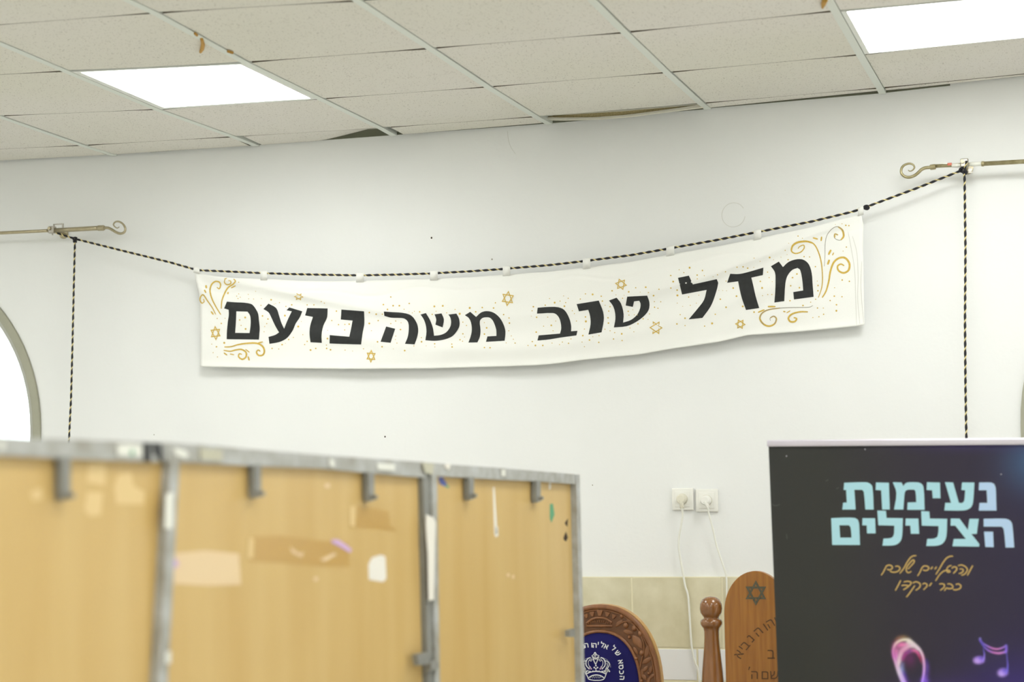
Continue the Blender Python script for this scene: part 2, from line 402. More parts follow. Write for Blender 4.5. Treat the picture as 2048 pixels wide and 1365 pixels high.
for r in range(R0, R1):
    for i in range(I0, I1):
        cc = cell_pt(i, r, .5, .5)
        if (i, r) in LEDS and XL+.35 < cc.x < XR-.35 and YB+.35 < cc.y < -.4:
            lab = LNAME.get((i, r)) or 'unseen square led ceiling panel, %s column from the left wall, %s row from the windows' % (
                {-3: 'first', 1: 'second', 5: 'third', 9: 'fourth'}[i], {2: 'first', 5: 'second', 8: 'third', 11: 'fourth', 14: 'fifth'}[r])
            t = thing('ceiling_light', cc, lab, 'light', 'square led panels in the ceiling grid')
            def q(u0, v0, u1, v1, dz): return [cell_pt(i, r, u, v)+V((0, 0, dz)) for u, v in ((u0, v0), (u1, v0), (u1, v1), (u0, v1))]
            if i == 1 and r == 2: a_ = (.062, .046, .955, .965)
            else: a_ = (.05, .05, .955, .965)
            if i == 5: a_ = (.05, .03, .96, .975)
            b = MB(); b.prism(q(.024, .012, .976, .99, -.002), (0, 0, .02), [q(*a_, -.002)]); b.build('light_frame', 'ledframe', t)
            b = MB(); b.prism(q(*a_, .0005), (0, 0, .006)); b.build('diffuser', 'led', t)
            continue
        make_tile(i, r)
# main rails, one object each
ENDS = {0: (229, 310), 1: (513, 290.5), 2: (788, 270), 3: (1099, 247), 4: (1416, 217), 5: (1765, 186)}
for i in range(I0, I1+1):
    pts = [NODE[(i, r)] for r in range(1, R1+1)]
    p0 = NODE[(i, 0)]
    e = on_y(*ENDS[i], -.004) if i in ENDS else None
    if e is None: t = (-.004-pts[0].y)/(p0.y-pts[0].y); e = pts[0].lerp(p0, t)
    else: e = V((e.x, -.004, e.z-.001))
    pts = [e]+[p for p in pts if YB < p.y < -.02 and XL < p.x < XR]
    if len(pts) < 3 or not XL+.05 < pts[0].x < XR-.05: continue
    b = MB(); wv = V((cos(GA), sin(GA), 0))*.012; L = [p-wv for p in pts]; Rr = [p+wv for p in pts]; n = len(pts)
    dz = V((0, 0, -.003)); up = V((0, 0, .03))
    vs = [p+dz for p in L]+[p+dz for p in Rr]+[p+up for p in L]+[p+up for p in Rr]
    fs = []
    for k in range(n-1): fs += [(k, k+1, n+k+1, n+k), (2*n+k, 2*n+k+1, 3*n+k+1, 3*n+k), (k, k+1, 2*n+k+1, 2*n+k), (n+k, n+k+1, 3*n+k+1, 3*n+k)]
    fs += [(0, n, 3*n, 2*n), (n-1, 2*n-1, 4*n-1, 3*n-1)]
    b.add(vs, fs); b.build('grid_rail', 'rail', CEIL)
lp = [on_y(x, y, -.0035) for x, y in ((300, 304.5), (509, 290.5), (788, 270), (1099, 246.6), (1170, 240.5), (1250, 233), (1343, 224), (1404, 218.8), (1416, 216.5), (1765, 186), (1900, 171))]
b = MB(); b.prism(lp+[V((lp[-1].x, -.0035, 3.3)), V((lp[0].x, -.0035, 3.3))], (0, .0034, 0)); b.build('dark_wall_strip', 'wall_dark', WALL)  # darker grey-green strip on the wall above the ceiling line
# broken border tile hanging between two rails
Z8 = lambda x, y: (1050+x*.1953, 180+y*.1953)
low = [(200, 287), (260, 303), (400, 305), (600, 300), (800, 292), (1050, 272), (1300, 240), (1500, 215), (1700, 190), (1820, 175)]
upw = [(1780, 150), (1650, 172), (1450, 200), (1250, 228), (1000, 258), (700, 280), (400, 283), (230, 280)]
b = MB(); b.prism([on_y(*Z8(*p), -.062) for p in low+upw], (0, .02, 0)); brk = b.build('broken_tile_face', 'tile_edge', CEIL)
brk['label'] = 'pale paper face of the broken border tile, bowed down'
top = [(1700, 155), (1300, 185), (900, 216), (500, 250), (220, 272)]
b = MB(); b.prism([on_y(*Z8(*p), -.05) for p in [(x, y+4) for x, y in reversed(upw)]+top], (0, .014, 0)); brk = b.build('broken_tile_core', 'fibre', CEIL)
brk['label'] = 'brown fibre core of the broken border tile'
b = MB(); b.prism([on_y(*Z8(*p), -.066) for p in [(160, 262), (500, 246), (1000, 214), (1770, 148), (1780, 140), (1000, 205), (500, 240), (150, 256)]], (0, .01, 0))
b.build('tile_flake', 'tile_edge', CEIL)
# rusty drips
def drip(pts, wd):
    b = MB(); P = [on_ceil(*p)+V((0, 0, -.0055)) for p in pts]; b.tube(P, wd, 6); b.build('rust_drip', 'stain', CEIL)
drip([(390, 63), (394, 67)], .004); drip([(403, 74), (406, 85), (404, 95), (401, 101)], [.005, .006, .006, .004])
drip([(456, 99), (465, 102)], .0045); drip([(1650, -4), (1647, 4), (1645, 12)], [.008, .007, .003])
# ================================================================== tiled dado
b = MB(); b.box((-.2, -.0115, .02), (3.36, -.0005, 1.270)); DADO = struct(b.build('trim_1', 'grout'))
def dtiles(z0, z1, wd, x0, m, name):
    x = x0; first = None
    while x < 3.34:
        a, c = max(x+.0035, -.19), min(x+wd-.0035, 3.35)
        if c-a > .03:
            bb = MB(); y0 = -.0132-random.random()*.0008
            e = .0012
            bb.add([(a+e, y0, z0+e), (c-e, y0, z0+e), (c-e, y0, z1-e), (a+e, y0, z1-e), (a, y0+e, z0), (c, y0+e, z0), (c, y0+e, z1), (a, y0+e, z1),
                    (a, -.0112, z0), (c, -.0112, z0), (c, -.0112, z1), (a, -.0112, z1)],
                   [(0, 1, 2, 3), (0, 4, 5, 1), (1, 5, 6, 2), (2, 6, 7, 3), (3, 7, 4, 0), (4, 8, 9, 5), (5, 9, 10, 6), (6, 10, 11, 7), (7, 11, 8, 4)])
            bb.build(name, m, DADO)
        x += wd
dtiles(1.026, 1.268, .3235, 2.088-.3235*8, 'tile', 'wall_tile')
dtiles(.914, 1.020, .3235, 2.318-.3235*8, 'tilewhite', 'border_tile')
for k in range(3): dtiles(.908-.248*(k+1)+.006, .908-.248*k, .3235, 2.245-.3235*8+(.0 if k % 2 == 0 else .16), 'tile', 'wall_tile')

# ================================================================== curtain rods
def rod(px_pts, y, R, name_l, segs, fin, finr, label, worn, side):
    base = on_y(*segs[0][0], y)
    t = thing('curtain_rod', (base.x, 0, base.z), label, 'curtain rod', None)
    m = 'brassworn' if worn else 'brass'
    for a, c, r in segs:
        A = on_y(*a, y); B = on_y(*c, y); b = MB(); b.tube([A, A.lerp(B, .5), B], r, 14); b.build('rod', m, t, smooth=True)
    P = catmull([on_y(*p, y) for p in fin], 7); n = len(P)
    b = MB(); b.tube(P, [finr*(1-.72*(k/(n-1))**1.6) for k in range(n)], 10); b.build('scroll_finial', m, t, smooth=True)
    return t
ZL = lambda x, y: (x*.20508, 420+y*.20508)
ZR = lambda x, y: (1780+x*.13086, 300+y*.13086)
YR = -.085
finL = [ZL(*p) for p in [(1010, 176), (1055, 177), (1095, 196), (1135, 220), (1175, 232), (1212, 218), (1222, 182), (1202, 142), (1165, 117), (1128, 117), (1107, 140), (1118, 163), (1143, 178), (1163, 166)]]
rl = rod(None, YR, 0, '', [((-560, 493), ZL(480, 203), .0062), (ZL(500, 203), ZL(960, 178), .0088)], finL, .0056,
         'champagne metal curtain rod at the left edge with scroll finial pointing right', False, 1)
finR = [ZR(*p) for p in [(615, 268), (540, 275), (480, 302), (430, 350), (370, 395), (290, 420), (220, 405), (172, 350), (178, 280), (222, 232), (290, 210), (350, 225), (373, 270), (345, 310), (305, 325), (278, 310)]]
rr = rod(None, YR, 0, '', [(ZR(1400, 213), (2600, 293), .0075), (ZR(690, 248), ZR(1420, 213), .0062)], finR, .0058,
         'worn champagne curtain rod at the right edge with scroll finial pointing left', True, -1)
def collar(z, a, c, r, t, name='ferrule', m='brass'):
    A = on_y(*z(*a), YR); B = on_y(*z(*c), YR); d = (B-A)
    b = MB(); b.tube([A, A+d*.12, A+d*.88, B], [r*.8, r, r, r*.8], 14); b.build(name, m, t, smooth=False)
collar(ZL, (950, 179), (1018, 176), .0108, rl); collar(ZR, (610, 268), (700, 256), .0092, rr, m='brassworn')
collar(ZR, (1395, 213), (1440, 212), .0088, rr, m='brassworn')
# brackets to the wall, with clamp and screw
for t, c, zz in ((rl, ZL(510, 200), ZL), (rr, ZR(1140, 210), ZR)):
    p = on_y(*c, YR)
    b = MB(); b.tube([(p.x, 0, p.z-.004), (p.x, YR+.004, p.z-.004)], .005, 10); b.tube([(p.x, -.0005, p.z-.004), (p.x, -.005, p.z-.004)], .02, 20); b.build('wall_bracket', 'brass', t)
    b = MB(); b.box((p.x-.013, YR-.011, p.z-.012), (p.x+.013, YR+.011, p.z+.016)); bevel(b.build('clamp', 'steel', t), .003)
    b = MB(); b.tube([(p.x-.005, YR-.011, p.z+.006), (p.x-.005, YR-.017, p.z+.006)], .0065, 12); b.build('screw', 'brass', t)
p = on_y(*ZL(570, 160), YR); b = MB()
for x0, z0, x1, z1 in ((-.022, .006, .022, .010), (-.022, -.012, -.018, .010), (.018, -.010, .022, .006)): b.box((p.x+x0, p.y-.003, p.z+z0), (p.x+x1, p.y+.003, p.z+z1))
b.build('loose_hook', 'steel', rl)
p = on_y(*ZL(512, 232), YR-.004); b = MB(); b.tube([p+V((0, 0, .012)), p+V((0, 0, -.006))], .0025, 8); b.build('set_screw', 'steel', rl)
A, B = on_y(*ZR(945, 238), YR), on_y(*ZR(1075, 236), YR); b = MB(); b.tube([A, B], .0070, 12); b.build('sticky_tape', 'tapeclear', rr, smooth=True)
A, B = on_y(*ZR(1215, 222), YR), on_y(*ZR(1395, 214), YR); b = MB(); b.tube([A, B], .0074, 12); b.build('sticky_tape', 'tapeclear', rr, smooth=True)
A, B = on_y(*ZR(880, 232), YR), on_y(*ZR(945, 226), YR); b = MB(); b.tube([A, B], .0068, 12); b.build('red_scrap', 'red', rr, smooth=True)
b = MB(); b.prism([on_y(*ZR(*q), YR-.008) for q in ((770, 185), (880, 208), (870, 218), (780, 215))], (0, .001, 0)); b.build('paper_scrap', 'tapeclear', rr)
p = on_y(*ZR(1222, 300), YR+.01); b = MB(); b.prism([(p.x+.0075*cos(k*pi/8), p.y, p.z+.0075*sin(k*pi/8)) for k in range(16)], (0, .006, 0)); b.box((p.x-.007, p.y, p.z-.011), (p.x+.009, p.y+.004, p.z-.008)); b.build('loose_screw', 'steel', rr)

# ================================================================== ropes
def rope(P, label, loc=None, knots=()):
    Q = []; L = 0
    for a, c in zip(P, P[1:]):
        n = max(1, int((c-a).length/.0028))
        for k in range(n): Q.append(a.lerp(c, k/n))
    Q.append(P[-1])
    s = [0]
    for a, c in zip(Q, Q[1:]): s.append(s[-1]+(c-a).length)
    pitch = .0305
    t = thing('striped_rope', P[0] if loc is None else loc, label, 'rope', 'black and gold twisted ropes')
    b = MB(); b.tube(Q, [.0036*(1+.22*cos(2*pi*x/pitch)) for x in s], 8); b.build('black_strand', 'ropeblack', t, smooth=True)
    G = []
    for k, p in enumerate(Q):
        tn = (Q[min(k+1, len(Q)-1)]-Q[max(k-1, 0)]).normalized(); u = V((0, -1, 0)); u = (u-tn*u.dot(tn)).normalized(); v = tn.cross(u)
        a = 2*pi*s[k]/pitch+pi; G.append(p+(u*cos(a)+v*sin(a))*.0026)
    b = MB(); b.tube(G, .0020, 5); b.build('gold_strand', 'ropegold', t, smooth=True)
    for kp, r in knots:
        b = MB(); W = []
        for j in range(31):
            a = 2*pi*j/15; W.append(kp+V((r*cos(a), .5*r*sin(a*1.5), r*sin(a)*(.8 if j < 16 else .5))))
        b.tube(W, .0034, 7); b.build('knot', 'ropeblack', t, smooth=True)
    return t
YK = -.078
RP = [(106, 464), (150, 478), (250, 503), (340, 525), (385, 538), (400, 541), (460, 543.5), (521, 546.5), (600, 549), (655, 550), (712, 551), (728, 551), (795, 549.5), (859, 547.5), (876, 546.5), (940, 543), (1005, 538.5),
      (1021, 537), (1095, 531), (1165, 523), (1181, 521), (1260, 511), (1332, 498.5), (1349, 495.5), (1430, 481), (1507, 466), (1523, 463), (1625, 443), (1700, 425), (1724, 418), (1733, 414), (1830, 378), (1921, 342), (1927, 336)]
RW = [on_y(p[0], p[1], YK) for p in RP]
rope([V((p.x, p.y, p.z)) for p in RW], 'long black and gold rope slung between both curtain rods, threaded through the banner loops',
     knots=[(on_y(150, 478, YK), .007), (on_y(1733, 415, YK), .008), (on_y(1925, 340, YK-.006), .009)])
rope([on_y(p[0], p[1], -.088) for p in ((150, 480), (148, 560), (145, 690), (142, 800), (138, 880), (134, 990), (128, 1250))], 'black and gold rope hanging down at the left, beside the arched window',
     knots=[(on_y(150, 483, -.088), .005)])
rope([on_y(p[0], p[1], -.102) for p in ((1933, 322), (1929, 345), (1931, 500), (1930, 640), (1931, 780), (1933, 890), (1936, 1060), (1938, 1300))], 'black and gold rope hanging down at the right, behind the roll-up banner',
     knots=[(on_y(1930, 345, -.102), .006)])

# ================================================================== cloth banner
tX = [388, 400, 420, 460, 521, 533, 600, 655, 720, 795, 867, 940, 1012, 1095, 1173, 1260, 1340, 1430, 1514, 1625, 1700, 1722]
tY = [543, 546, 551, 556, 558, 558, 562, 563, 562, 560, 558, 555, 549, 544, 535, 524, 509, 494, 477, 454, 434, 428]
bX = [400, 503, 626, 720, 864, 1007, 1073, 1118, 1171, 1276, 1348, 1438, 1494, 1599, 1714, 1729]
bY = [733.5, 736, 738, 738.5, 737.5, 733.5, 731, 727, 720, 710, 697.5, 684.5, 671, 664, 653, 650]
def top_(x): return interp(tX, tY, x)
def bot_(x): return interp(bX, bY, x)
def left_(t): return interp([0, .1, .3, .6, 1], [388, 392, 400, 400.5, 400.5], t)
def right_(t): return interp([0, .1, .3, .55, 1], [1722, 1727, 1726, 1727, 1729], t)
def sst(a, c, x):
    x = min(1, max(0, (x-a)/(c-a))); return x*x*(3-2*x)
FX = [388, 440, 525, 600, 650, 710, 800, 950, 1100, 1200, 1300, 1400, 1461, 1560, 1640, 1725]
FY = [545, 556, 573, 589, 600, 612, 630, 640, 622, 603, 583, 556, 533, 498, 462, 430]
FA = [.3, 1, 1.1, 1.1, 1, .85, .5, .25, .2, .3, .6, .9, 1, 1, .9, .4]
def depth(s, t):
    x = 392+1336*s; y0 = top_(x); d = (y0+(bot_(x)-y0)*t-interp(FX, FY, x))/185
    y = -.062+.026*t
    y -= .0125*interp(FX, FA, x)*(math.exp(-(d/.20)**2) if d < 0 else math.exp(-(d/.065)**2))
    tr2 = .1+.72*max(0, sin(pi*min(1, max(0, s))))**.6
    y -= .006*math.exp(-((t-tr2)/.09)**2)
    y -= .0035*sin(s*23+t*2)*t*t
    y += .0018*sin(s*61+t*9)*(.3+t)*.6
    y += .0010*sin(t*22+s*14)
    y += .0022*math.exp(-((t-.13-.03*sin(s*31)-.02*sin(s*53))/.012)**2)*(.4+.6*sin(s*17+1)**2)
    y -= .003*sst(.93, 1, t)
    return min(y, -.014)
def st(px, py):
    t = (py-top_(px))/(bot_(px)-top_(px)); s = (px-left_(t))/(right_(t)-left_(t)); return s, t
def on_cloth(px, py, off=0.): s, t = st(px, py); return on_y(px, py, depth(s, t)-off)
NS, NT = 230, 64
vs = []
for j in range(NT+1):
    t = j/NT
    for i in range(NS+1):
        s = i/NS; x = left_(t)+(right_(t)-left_(t))*s
        y = top_(x)+(bot_(x)-top_(x))*t
        vs.append(on_y(x, y, depth(s, t)))
fs = [(j*(NS+1)+i, j*(NS+1)+i+1, (j+1)*(NS+1)+i+1, (j+1)*(NS+1)+i) for j in range(NT) for i in range(NS)]
ban = thing('cloth_banner', on_y(1060, 733, -.05), 'long white cotton banner with hand-painted black lettering and gold scrolls, hung from a rope', 'banner')
cl = obj('cloth', vs, fs, 'cloth', ban, smooth=True)
md = cl.modifiers.new('thick', 'SOLIDIFY'); md.thickness = .0010; md.offset = 0
# loops round the rope
def loop_(x0, x1, y0, y1):
    vs = []; n = 9
    for x in (x0, x0*.5+x1*.5, x1):
        yt = interp([p[0] for p in RP], [p[1] for p in RP], x); yb = top_(x)+2; yc_ = on_cloth(x, yb+1, .0022).y; yr_ = on_cloth(x, yb+1, 0).y
        sec = [(yb+1, yc_), (yt+3.2, YK-.0052), (yt-1, YK-.0066), (yt-3.6, YK-.0045), (yt-4.6, YK), (yt-3.6, YK+.0045), (yt+1, YK+.0062), (yt+4, YK+.0075), (yb, yr_+.001)]
        for z, y in sec: vs.append(on_y(x, z, y))
    b = MB(); b.add(vs, [(a*n+k, a*n+k+1, (a+1)*n+k+1, (a+1)*n+k) for a in range(2) for k in range(n-1)])
    o = b.build('hanging_loop', 'cloth', ban, smooth=True); md = o.modifiers.new('thick', 'SOLIDIFY'); md.thickness = .0008; md.offset = 0
for x0, x1 in ((387, 399), (521, 534), (712.5, 727.5), (860, 875.5), (1005.5, 1020.5), (1165.5, 1180.5), (1332.5, 1348.5), (1507.5, 1522.5), (1716, 1727)): loop_(x0, x1, 0, 0)
# painted letters, following the folds of the cloth
def painted(name, loops, m='ink', off=.0013, fine=11., parent=ban):
    vs2 = [V((p[0], p[1], 0)) for l in loops for p in l]
    tr = tessellate_polygon([[V((p[0], p[1], 0)) for p in l] for l in loops])
    bm = bmesh.new(); vv = [bm.verts.new(v) for v in vs2]
    for t in tr:
        try: bm.faces.new([vv[k] for k in t])
        except ValueError: pass
    for _ in range(7):
        E = [e for e in bm.edges if e.calc_length() > fine]
        if not E: break
        bmesh.ops.subdivide_edges(bm, edges=E, cuts=1); bmesh.ops.triangulate(bm, faces=bm.faces)
    bm.verts.index_update()
    P = [on_cloth(v.co.x, v.co.y, off) for v in bm.verts]; fs = [tuple(v.index for v in f.verts) for f in bm.faces]; bm.free()
    return obj(name, P, fs, m, parent)
def tr_(ox, oy, k): return lambda pts: [(ox+x*k, oy+y*k) for x, y in pts]
Z4, Z5, Z6, Z7 = tr_(380, 500, .205128), tr_(720, 500, .205128), tr_(1040, 460, .205128), tr_(1340, 400, .219780)
LET = [
 (Z4, [[(360, 505), (440, 512), (520, 515), (580, 524), (608, 535), (640, 575), (665, 625), (672, 690), (680, 760), (677, 815), (672, 876), (357, 872), (360, 790), (370, 690), (378, 640), (377, 585), (332, 572)], [(452, 600), (560, 603), (585, 640), (592, 700), (588, 760), (580, 812), (440, 810), (447, 720)]]),
 (Z4, [[(765, 525), (840, 568), (868, 640), (890, 710), (918, 770), (945, 700), (968, 650), (992, 600), (940, 590), (968, 562), (1095, 600), (1070, 660), (1030, 720), (1005, 780), (965, 840), (930, 872), (870, 900), (775, 918), (765, 850), (830, 830), (868, 806), (830, 740), (790, 655), (765, 610), (715, 578)]]),
 (Z4, [[(1143, 568), (1342, 572), (1336, 660), (1300, 740), (1282, 830), (1285, 908), (1175, 902), (1165, 820), (1172, 740), (1198, 655), (1122, 640)]]),
 (Z4, [[(1476, 583), (1697, 600), (1700, 720), (1685, 800), (1668, 924), (1520, 920), (1360, 914), (1362, 832), (1553, 848), (1570, 770), (1585, 690), (1470, 680)]]),
 (Z5, [[(232, 602), (320, 608), (400, 613), (470, 627), (510, 650), (540, 690), (562, 740), (567, 800), (555, 860), (532, 923), (438, 917), (465, 850), (475, 780), (470, 710), (440, 675), (400, 665), (300, 662), (238, 645)]]),
 (Z5, [[(255, 748), (343, 770), (298, 907), (200, 897)]]),
 (Z5, [[(590, 632), (642, 617), (680, 680), (710, 760), (722, 838), (780, 832), (840, 805), (880, 750), (888, 700), (880, 660), (862, 632), (940, 622), (965, 670), (970, 740), (940, 800), (890, 850), (800, 880), (720, 888), (637, 882), (648, 800), (640, 730), (618, 672)]]),
 (Z5, [[(727, 630), (795, 620), (818, 680), (805, 757), (735, 730), (743, 680)]]),
 (Z5, [[(1022, 638), (1075, 605), (1132, 655), (1180, 612), (1235, 598), (1300, 612), (1360, 660), (1400, 730), (1418, 800), (1410, 887), (1228, 898), (1242, 845), (1330, 840), (1328, 780), (1300, 700), (1270, 665), (1230, 658), (1190, 668), (1168, 700), (1175, 780), (1168, 850), (1145, 903), (1057, 905), (1080, 840), (1090, 780), (1082, 710), (1060, 665)]]),
 (Z6, [[(172, 760), (280, 752), (370, 755), (430, 780), (475, 850), (498, 930), (498, 990), (560, 985), (550, 1030), (400, 1050), (280, 1070), (170, 1080), (182, 1030), (300, 1020), (390, 1012), (402, 960), (390, 880), (360, 830), (320, 812), (165, 818)]]),
 (Z6, [[(552, 725), (768, 690), (810, 800), (817, 880), (795, 1000), (667, 1022), (688, 920), (683, 840), (665, 780), (575, 795)]]),
 (Z6, [[(867, 690), (942, 662), (985, 720), (1010, 820), (1005, 905), (1080, 880), (1140, 830), (1170, 770), (1175, 720), (1162, 692), (1112, 698), (1100, 752), (1030, 738), (1045, 652), (1240, 642), (1262, 710), (1255, 780), (1210, 840), (1130, 900), (1040, 940), (915, 952), (930, 870), (925, 800), (905, 740)]]),
 (Z7, [[(73, 710), (172, 690), (208, 770), (310, 748), (425, 722), (438, 760), (410, 870), (370, 970), (295, 1075), (170, 1088), (260, 980), (310, 910), (333, 820), (110, 862)]]),
 (Z7, [[(548, 673), (630, 675), (720, 655), (850, 617), (845, 685), (740, 708), (760, 790), (780, 880), (812, 985), (692, 1003), (655, 900), (635, 820), (620, 742), (520, 755)]]),
 (Z7, [[(918, 605), (990, 562), (1028, 612), (1080, 565), (1160, 540), (1220, 548), (1265, 590), (1290, 670), (1298, 770), (1307, 883), (1128, 907), (1122, 840), (1212, 825), (1205, 740), (1185, 640), (1160, 620), (1110, 640), (1065, 700), (1048, 780), (1040, 922), (950, 935), (958, 830), (960, 740), (955, 660)]]),
]
for z, loops in LET: painted('painted_letter', [rounded(z(l)) for l in loops])
def stroke2(pts, wd, taper=.35):
    """outline of a brush stroke in picture-plane units of the cloth"""
    P = catmull(pts, 6); n = len(P); L, Rr = [], []
    for k, p in enumerate(P):
        t = (P[min(k+1, n-1)]-P[max(k-1, 0)]).normalized(); nn = V((-t.y, t.x, 0)); u = k/(n-1)
        h = wd*.5*(taper+(1-taper)*sin(pi*min(1, max(0, .06+u*.88)))**.6)
        L.append(p+nn*h); Rr.append(p-nn*h)
    return L, Rr
def brush(pts, wd, m='gold', name='painted_scroll', off=.0015, parent=ban, place=None):
    place = place or on_cloth
    L, Rr = stroke2(pts, wd); n = len(L)
    vs = [place(p.x, p.y, off) for p in L]+[place(p.x, p.y, off) for p in Rr]
    return obj(name, vs, [(k, k+1, n+k+1, n+k) for k in range(n-1)], m, parent)
G = lambda z, pts, wd=2.6, m='gold', name='painted_scroll': brush(z(pts), wd, m, name)
G(Z4, [(300, 632), (255, 560), (215, 480), (195, 400), (210, 340), (245, 310), (285, 315), (298, 345), (285, 380), (262, 365)], 3.0)
G(Z4, [(305, 575), (310, 500), (335, 430), (370, 370), (420, 335), (442, 305), (425, 285)], 3.0); G(Z4, [(345, 280), (335, 315), (360, 340), (395, 330), (395, 305), (372, 300)], 2.4)
G(Z4, [(445, 350), (400, 372)], 2.5); G(Z4, [(360, 278), (335, 285)], 2)
G(Z4, [(250, 630), (220, 570), (165, 490), (130, 440), (105, 455), (98, 490), (115, 520), (138, 505), (130, 480)], 2.5)
G(Z4, [(155, 345), (160, 375)], 3.5); G(Z4, [(140, 390), (155, 420)], 3); G(Z4, [(205, 600), (228, 632)], 3); G(Z4, [(372, 412), (368, 432)], 3)
G(Z4, [(335, 948), (400, 945), (470, 925), (560, 912), (650, 912), (705, 940), (725, 985), (710, 1025), (670, 1030), (648, 1000), (665, 978), (685, 990)], 3.4)
G(Z4, [(328, 980), (390, 990), (440, 978), (500, 972), (545, 1000), (545, 1045), (510, 1068), (475, 1045), (480, 1015), (505, 1020)], 3.2)
G(Z4, [(665, 908), (710, 898)], 2.5); G(Z4, [(565, 1040), (578, 1080)], 3.0); G(Z4, [(330, 1005), (362, 1028)], 2.5); G(Z4, [(390, 1015), (430, 1025)], 2.0); G(Z4, [(540, 970), (580, 1000)], 2)
G(Z7, [(1350, 890), (1380, 800), (1388, 700), (1375, 560), (1340, 450), (1300, 395), (1240, 378), (1160, 388), (1115, 420), (1105, 465), (1140, 488), (1190, 475), (1220, 440), (1215, 412), (1180, 425), (1165, 445)], 2.6)
G(Z7, [(1300, 395), (1240, 378), (1160, 388), (1115, 420), (1105, 465)], 4)
G(Z7, [(1405, 605), (1410, 500), (1412, 400), (1430, 320), (1480, 260), (1530, 245), (1575, 285), (1580, 340), (1545, 368), (1500, 350), (1495, 315), (1525, 315)], 1.2, 'pencil', 'pencil_scroll')
G(Z7, [(1530, 245), (1568, 275), (1580, 330), (1555, 365)], 3.8); G(Z7, [(1500, 345), (1500, 312), (1530, 320)], 3)
G(Z7, [(1385, 890), (1420, 830), (1445, 740), (1460, 650), (1490, 570), (1540, 530), (1595, 530), (1632, 580), (1625, 640), (1580, 665), (1535, 645), (1525, 605), (1555, 585), (1585, 600)], 4.0)
G(Z7, [(1375, 375), (1380, 335)], 3); G(Z7, [(1300, 345), (1345, 358)], 3); G(Z7, [(1465, 455), (1442, 500)], 4); G(Z7, [(1450, 545), (1435, 590)], 4); G(Z7, [(1490, 480), (1478, 505)], 2.2)
G(Z7, [(1300, 962), (1260, 978), (1150, 980), (1000, 985), (900, 1000), (840, 1030), (820, 1080), (850, 1130), (900, 1150), (950, 1130), (965, 1080), (940, 1058), (910, 1080), (915, 1100)], 1.4, 'pencil', 'pencil_scroll')
G(Z7, [(1000, 985), (900, 1000), (840, 1030), (818, 1080), (850, 1130), (900, 1150), (950, 1130), (968, 1085), (945, 1060), (912, 1075)], 3.4)
G(Z7, [(1255, 1020), (1180, 1020), (1110, 1040), (1078, 1075), (1095, 1108), (1135, 1108), (1152, 1082), (1125, 1072)], 3.6)
G(Z7, [(890, 972), (960, 972)], 3.5); G(Z7, [(800, 1025), (860, 1000)], 3); G(Z7, [(1060, 1030), (1095, 1010)], 2); G(Z7, [(1030, 1015), (1050, 1020)], 2.5)
for p_ in ([(1620, 290), (1645, 420), (1680, 640), (1690, 900), (1698, 1140)], [(1660, 330), (1700, 480), (1712, 700), (1708, 900), (1728, 1130)], [(1745, 560), (1738, 800), (1762, 1120)]): G(Z7, p_, 1.1, 'pencil_pale', 'hem_crease')
# six-pointed stars
def star(cx, cy, rx, ry, rot=0., wd=1.7):
    b = MB(); K = []
    for j in range(2):
        T = []
        for k in range(3):
            a = rot+pi/2+j*pi+k*2*pi/3; T.append((cx+rx*cos(a), cy-ry*sin(a)))
        T2 = [(cx+(x-cx)*(1-wd*2/rx), cy+(y-cy)*(1-wd*2/rx)) for x, y in T]
        o = .0015+j*.0002
        for k in range(3):
            a0, a1, c1, c0 = T[k], T[(k+1) % 3], T2[(k+1) % 3], T2[k]
            b.add([on_cloth(*a0, o), on_cloth(*a1, o), on_cloth(*c1, o), on_cloth(*c0, o)], [(0, 1, 2, 3)])
    b.build('painted_star', 'gold', ban)
for s_ in ((431, 666.6, 11.5, 15, .08), (597.5, 594, 10, 8, .45), (742, 713, 10.5, 13.5, -.05), (1015.5, 597.5, 13.5, 16, -.12), (1242, 569, 12.5, 12.5, .35), (1312, 656, 13.5, 15, .5), (1480.6, 648.8, 11, 11, .45)): star(*s_)
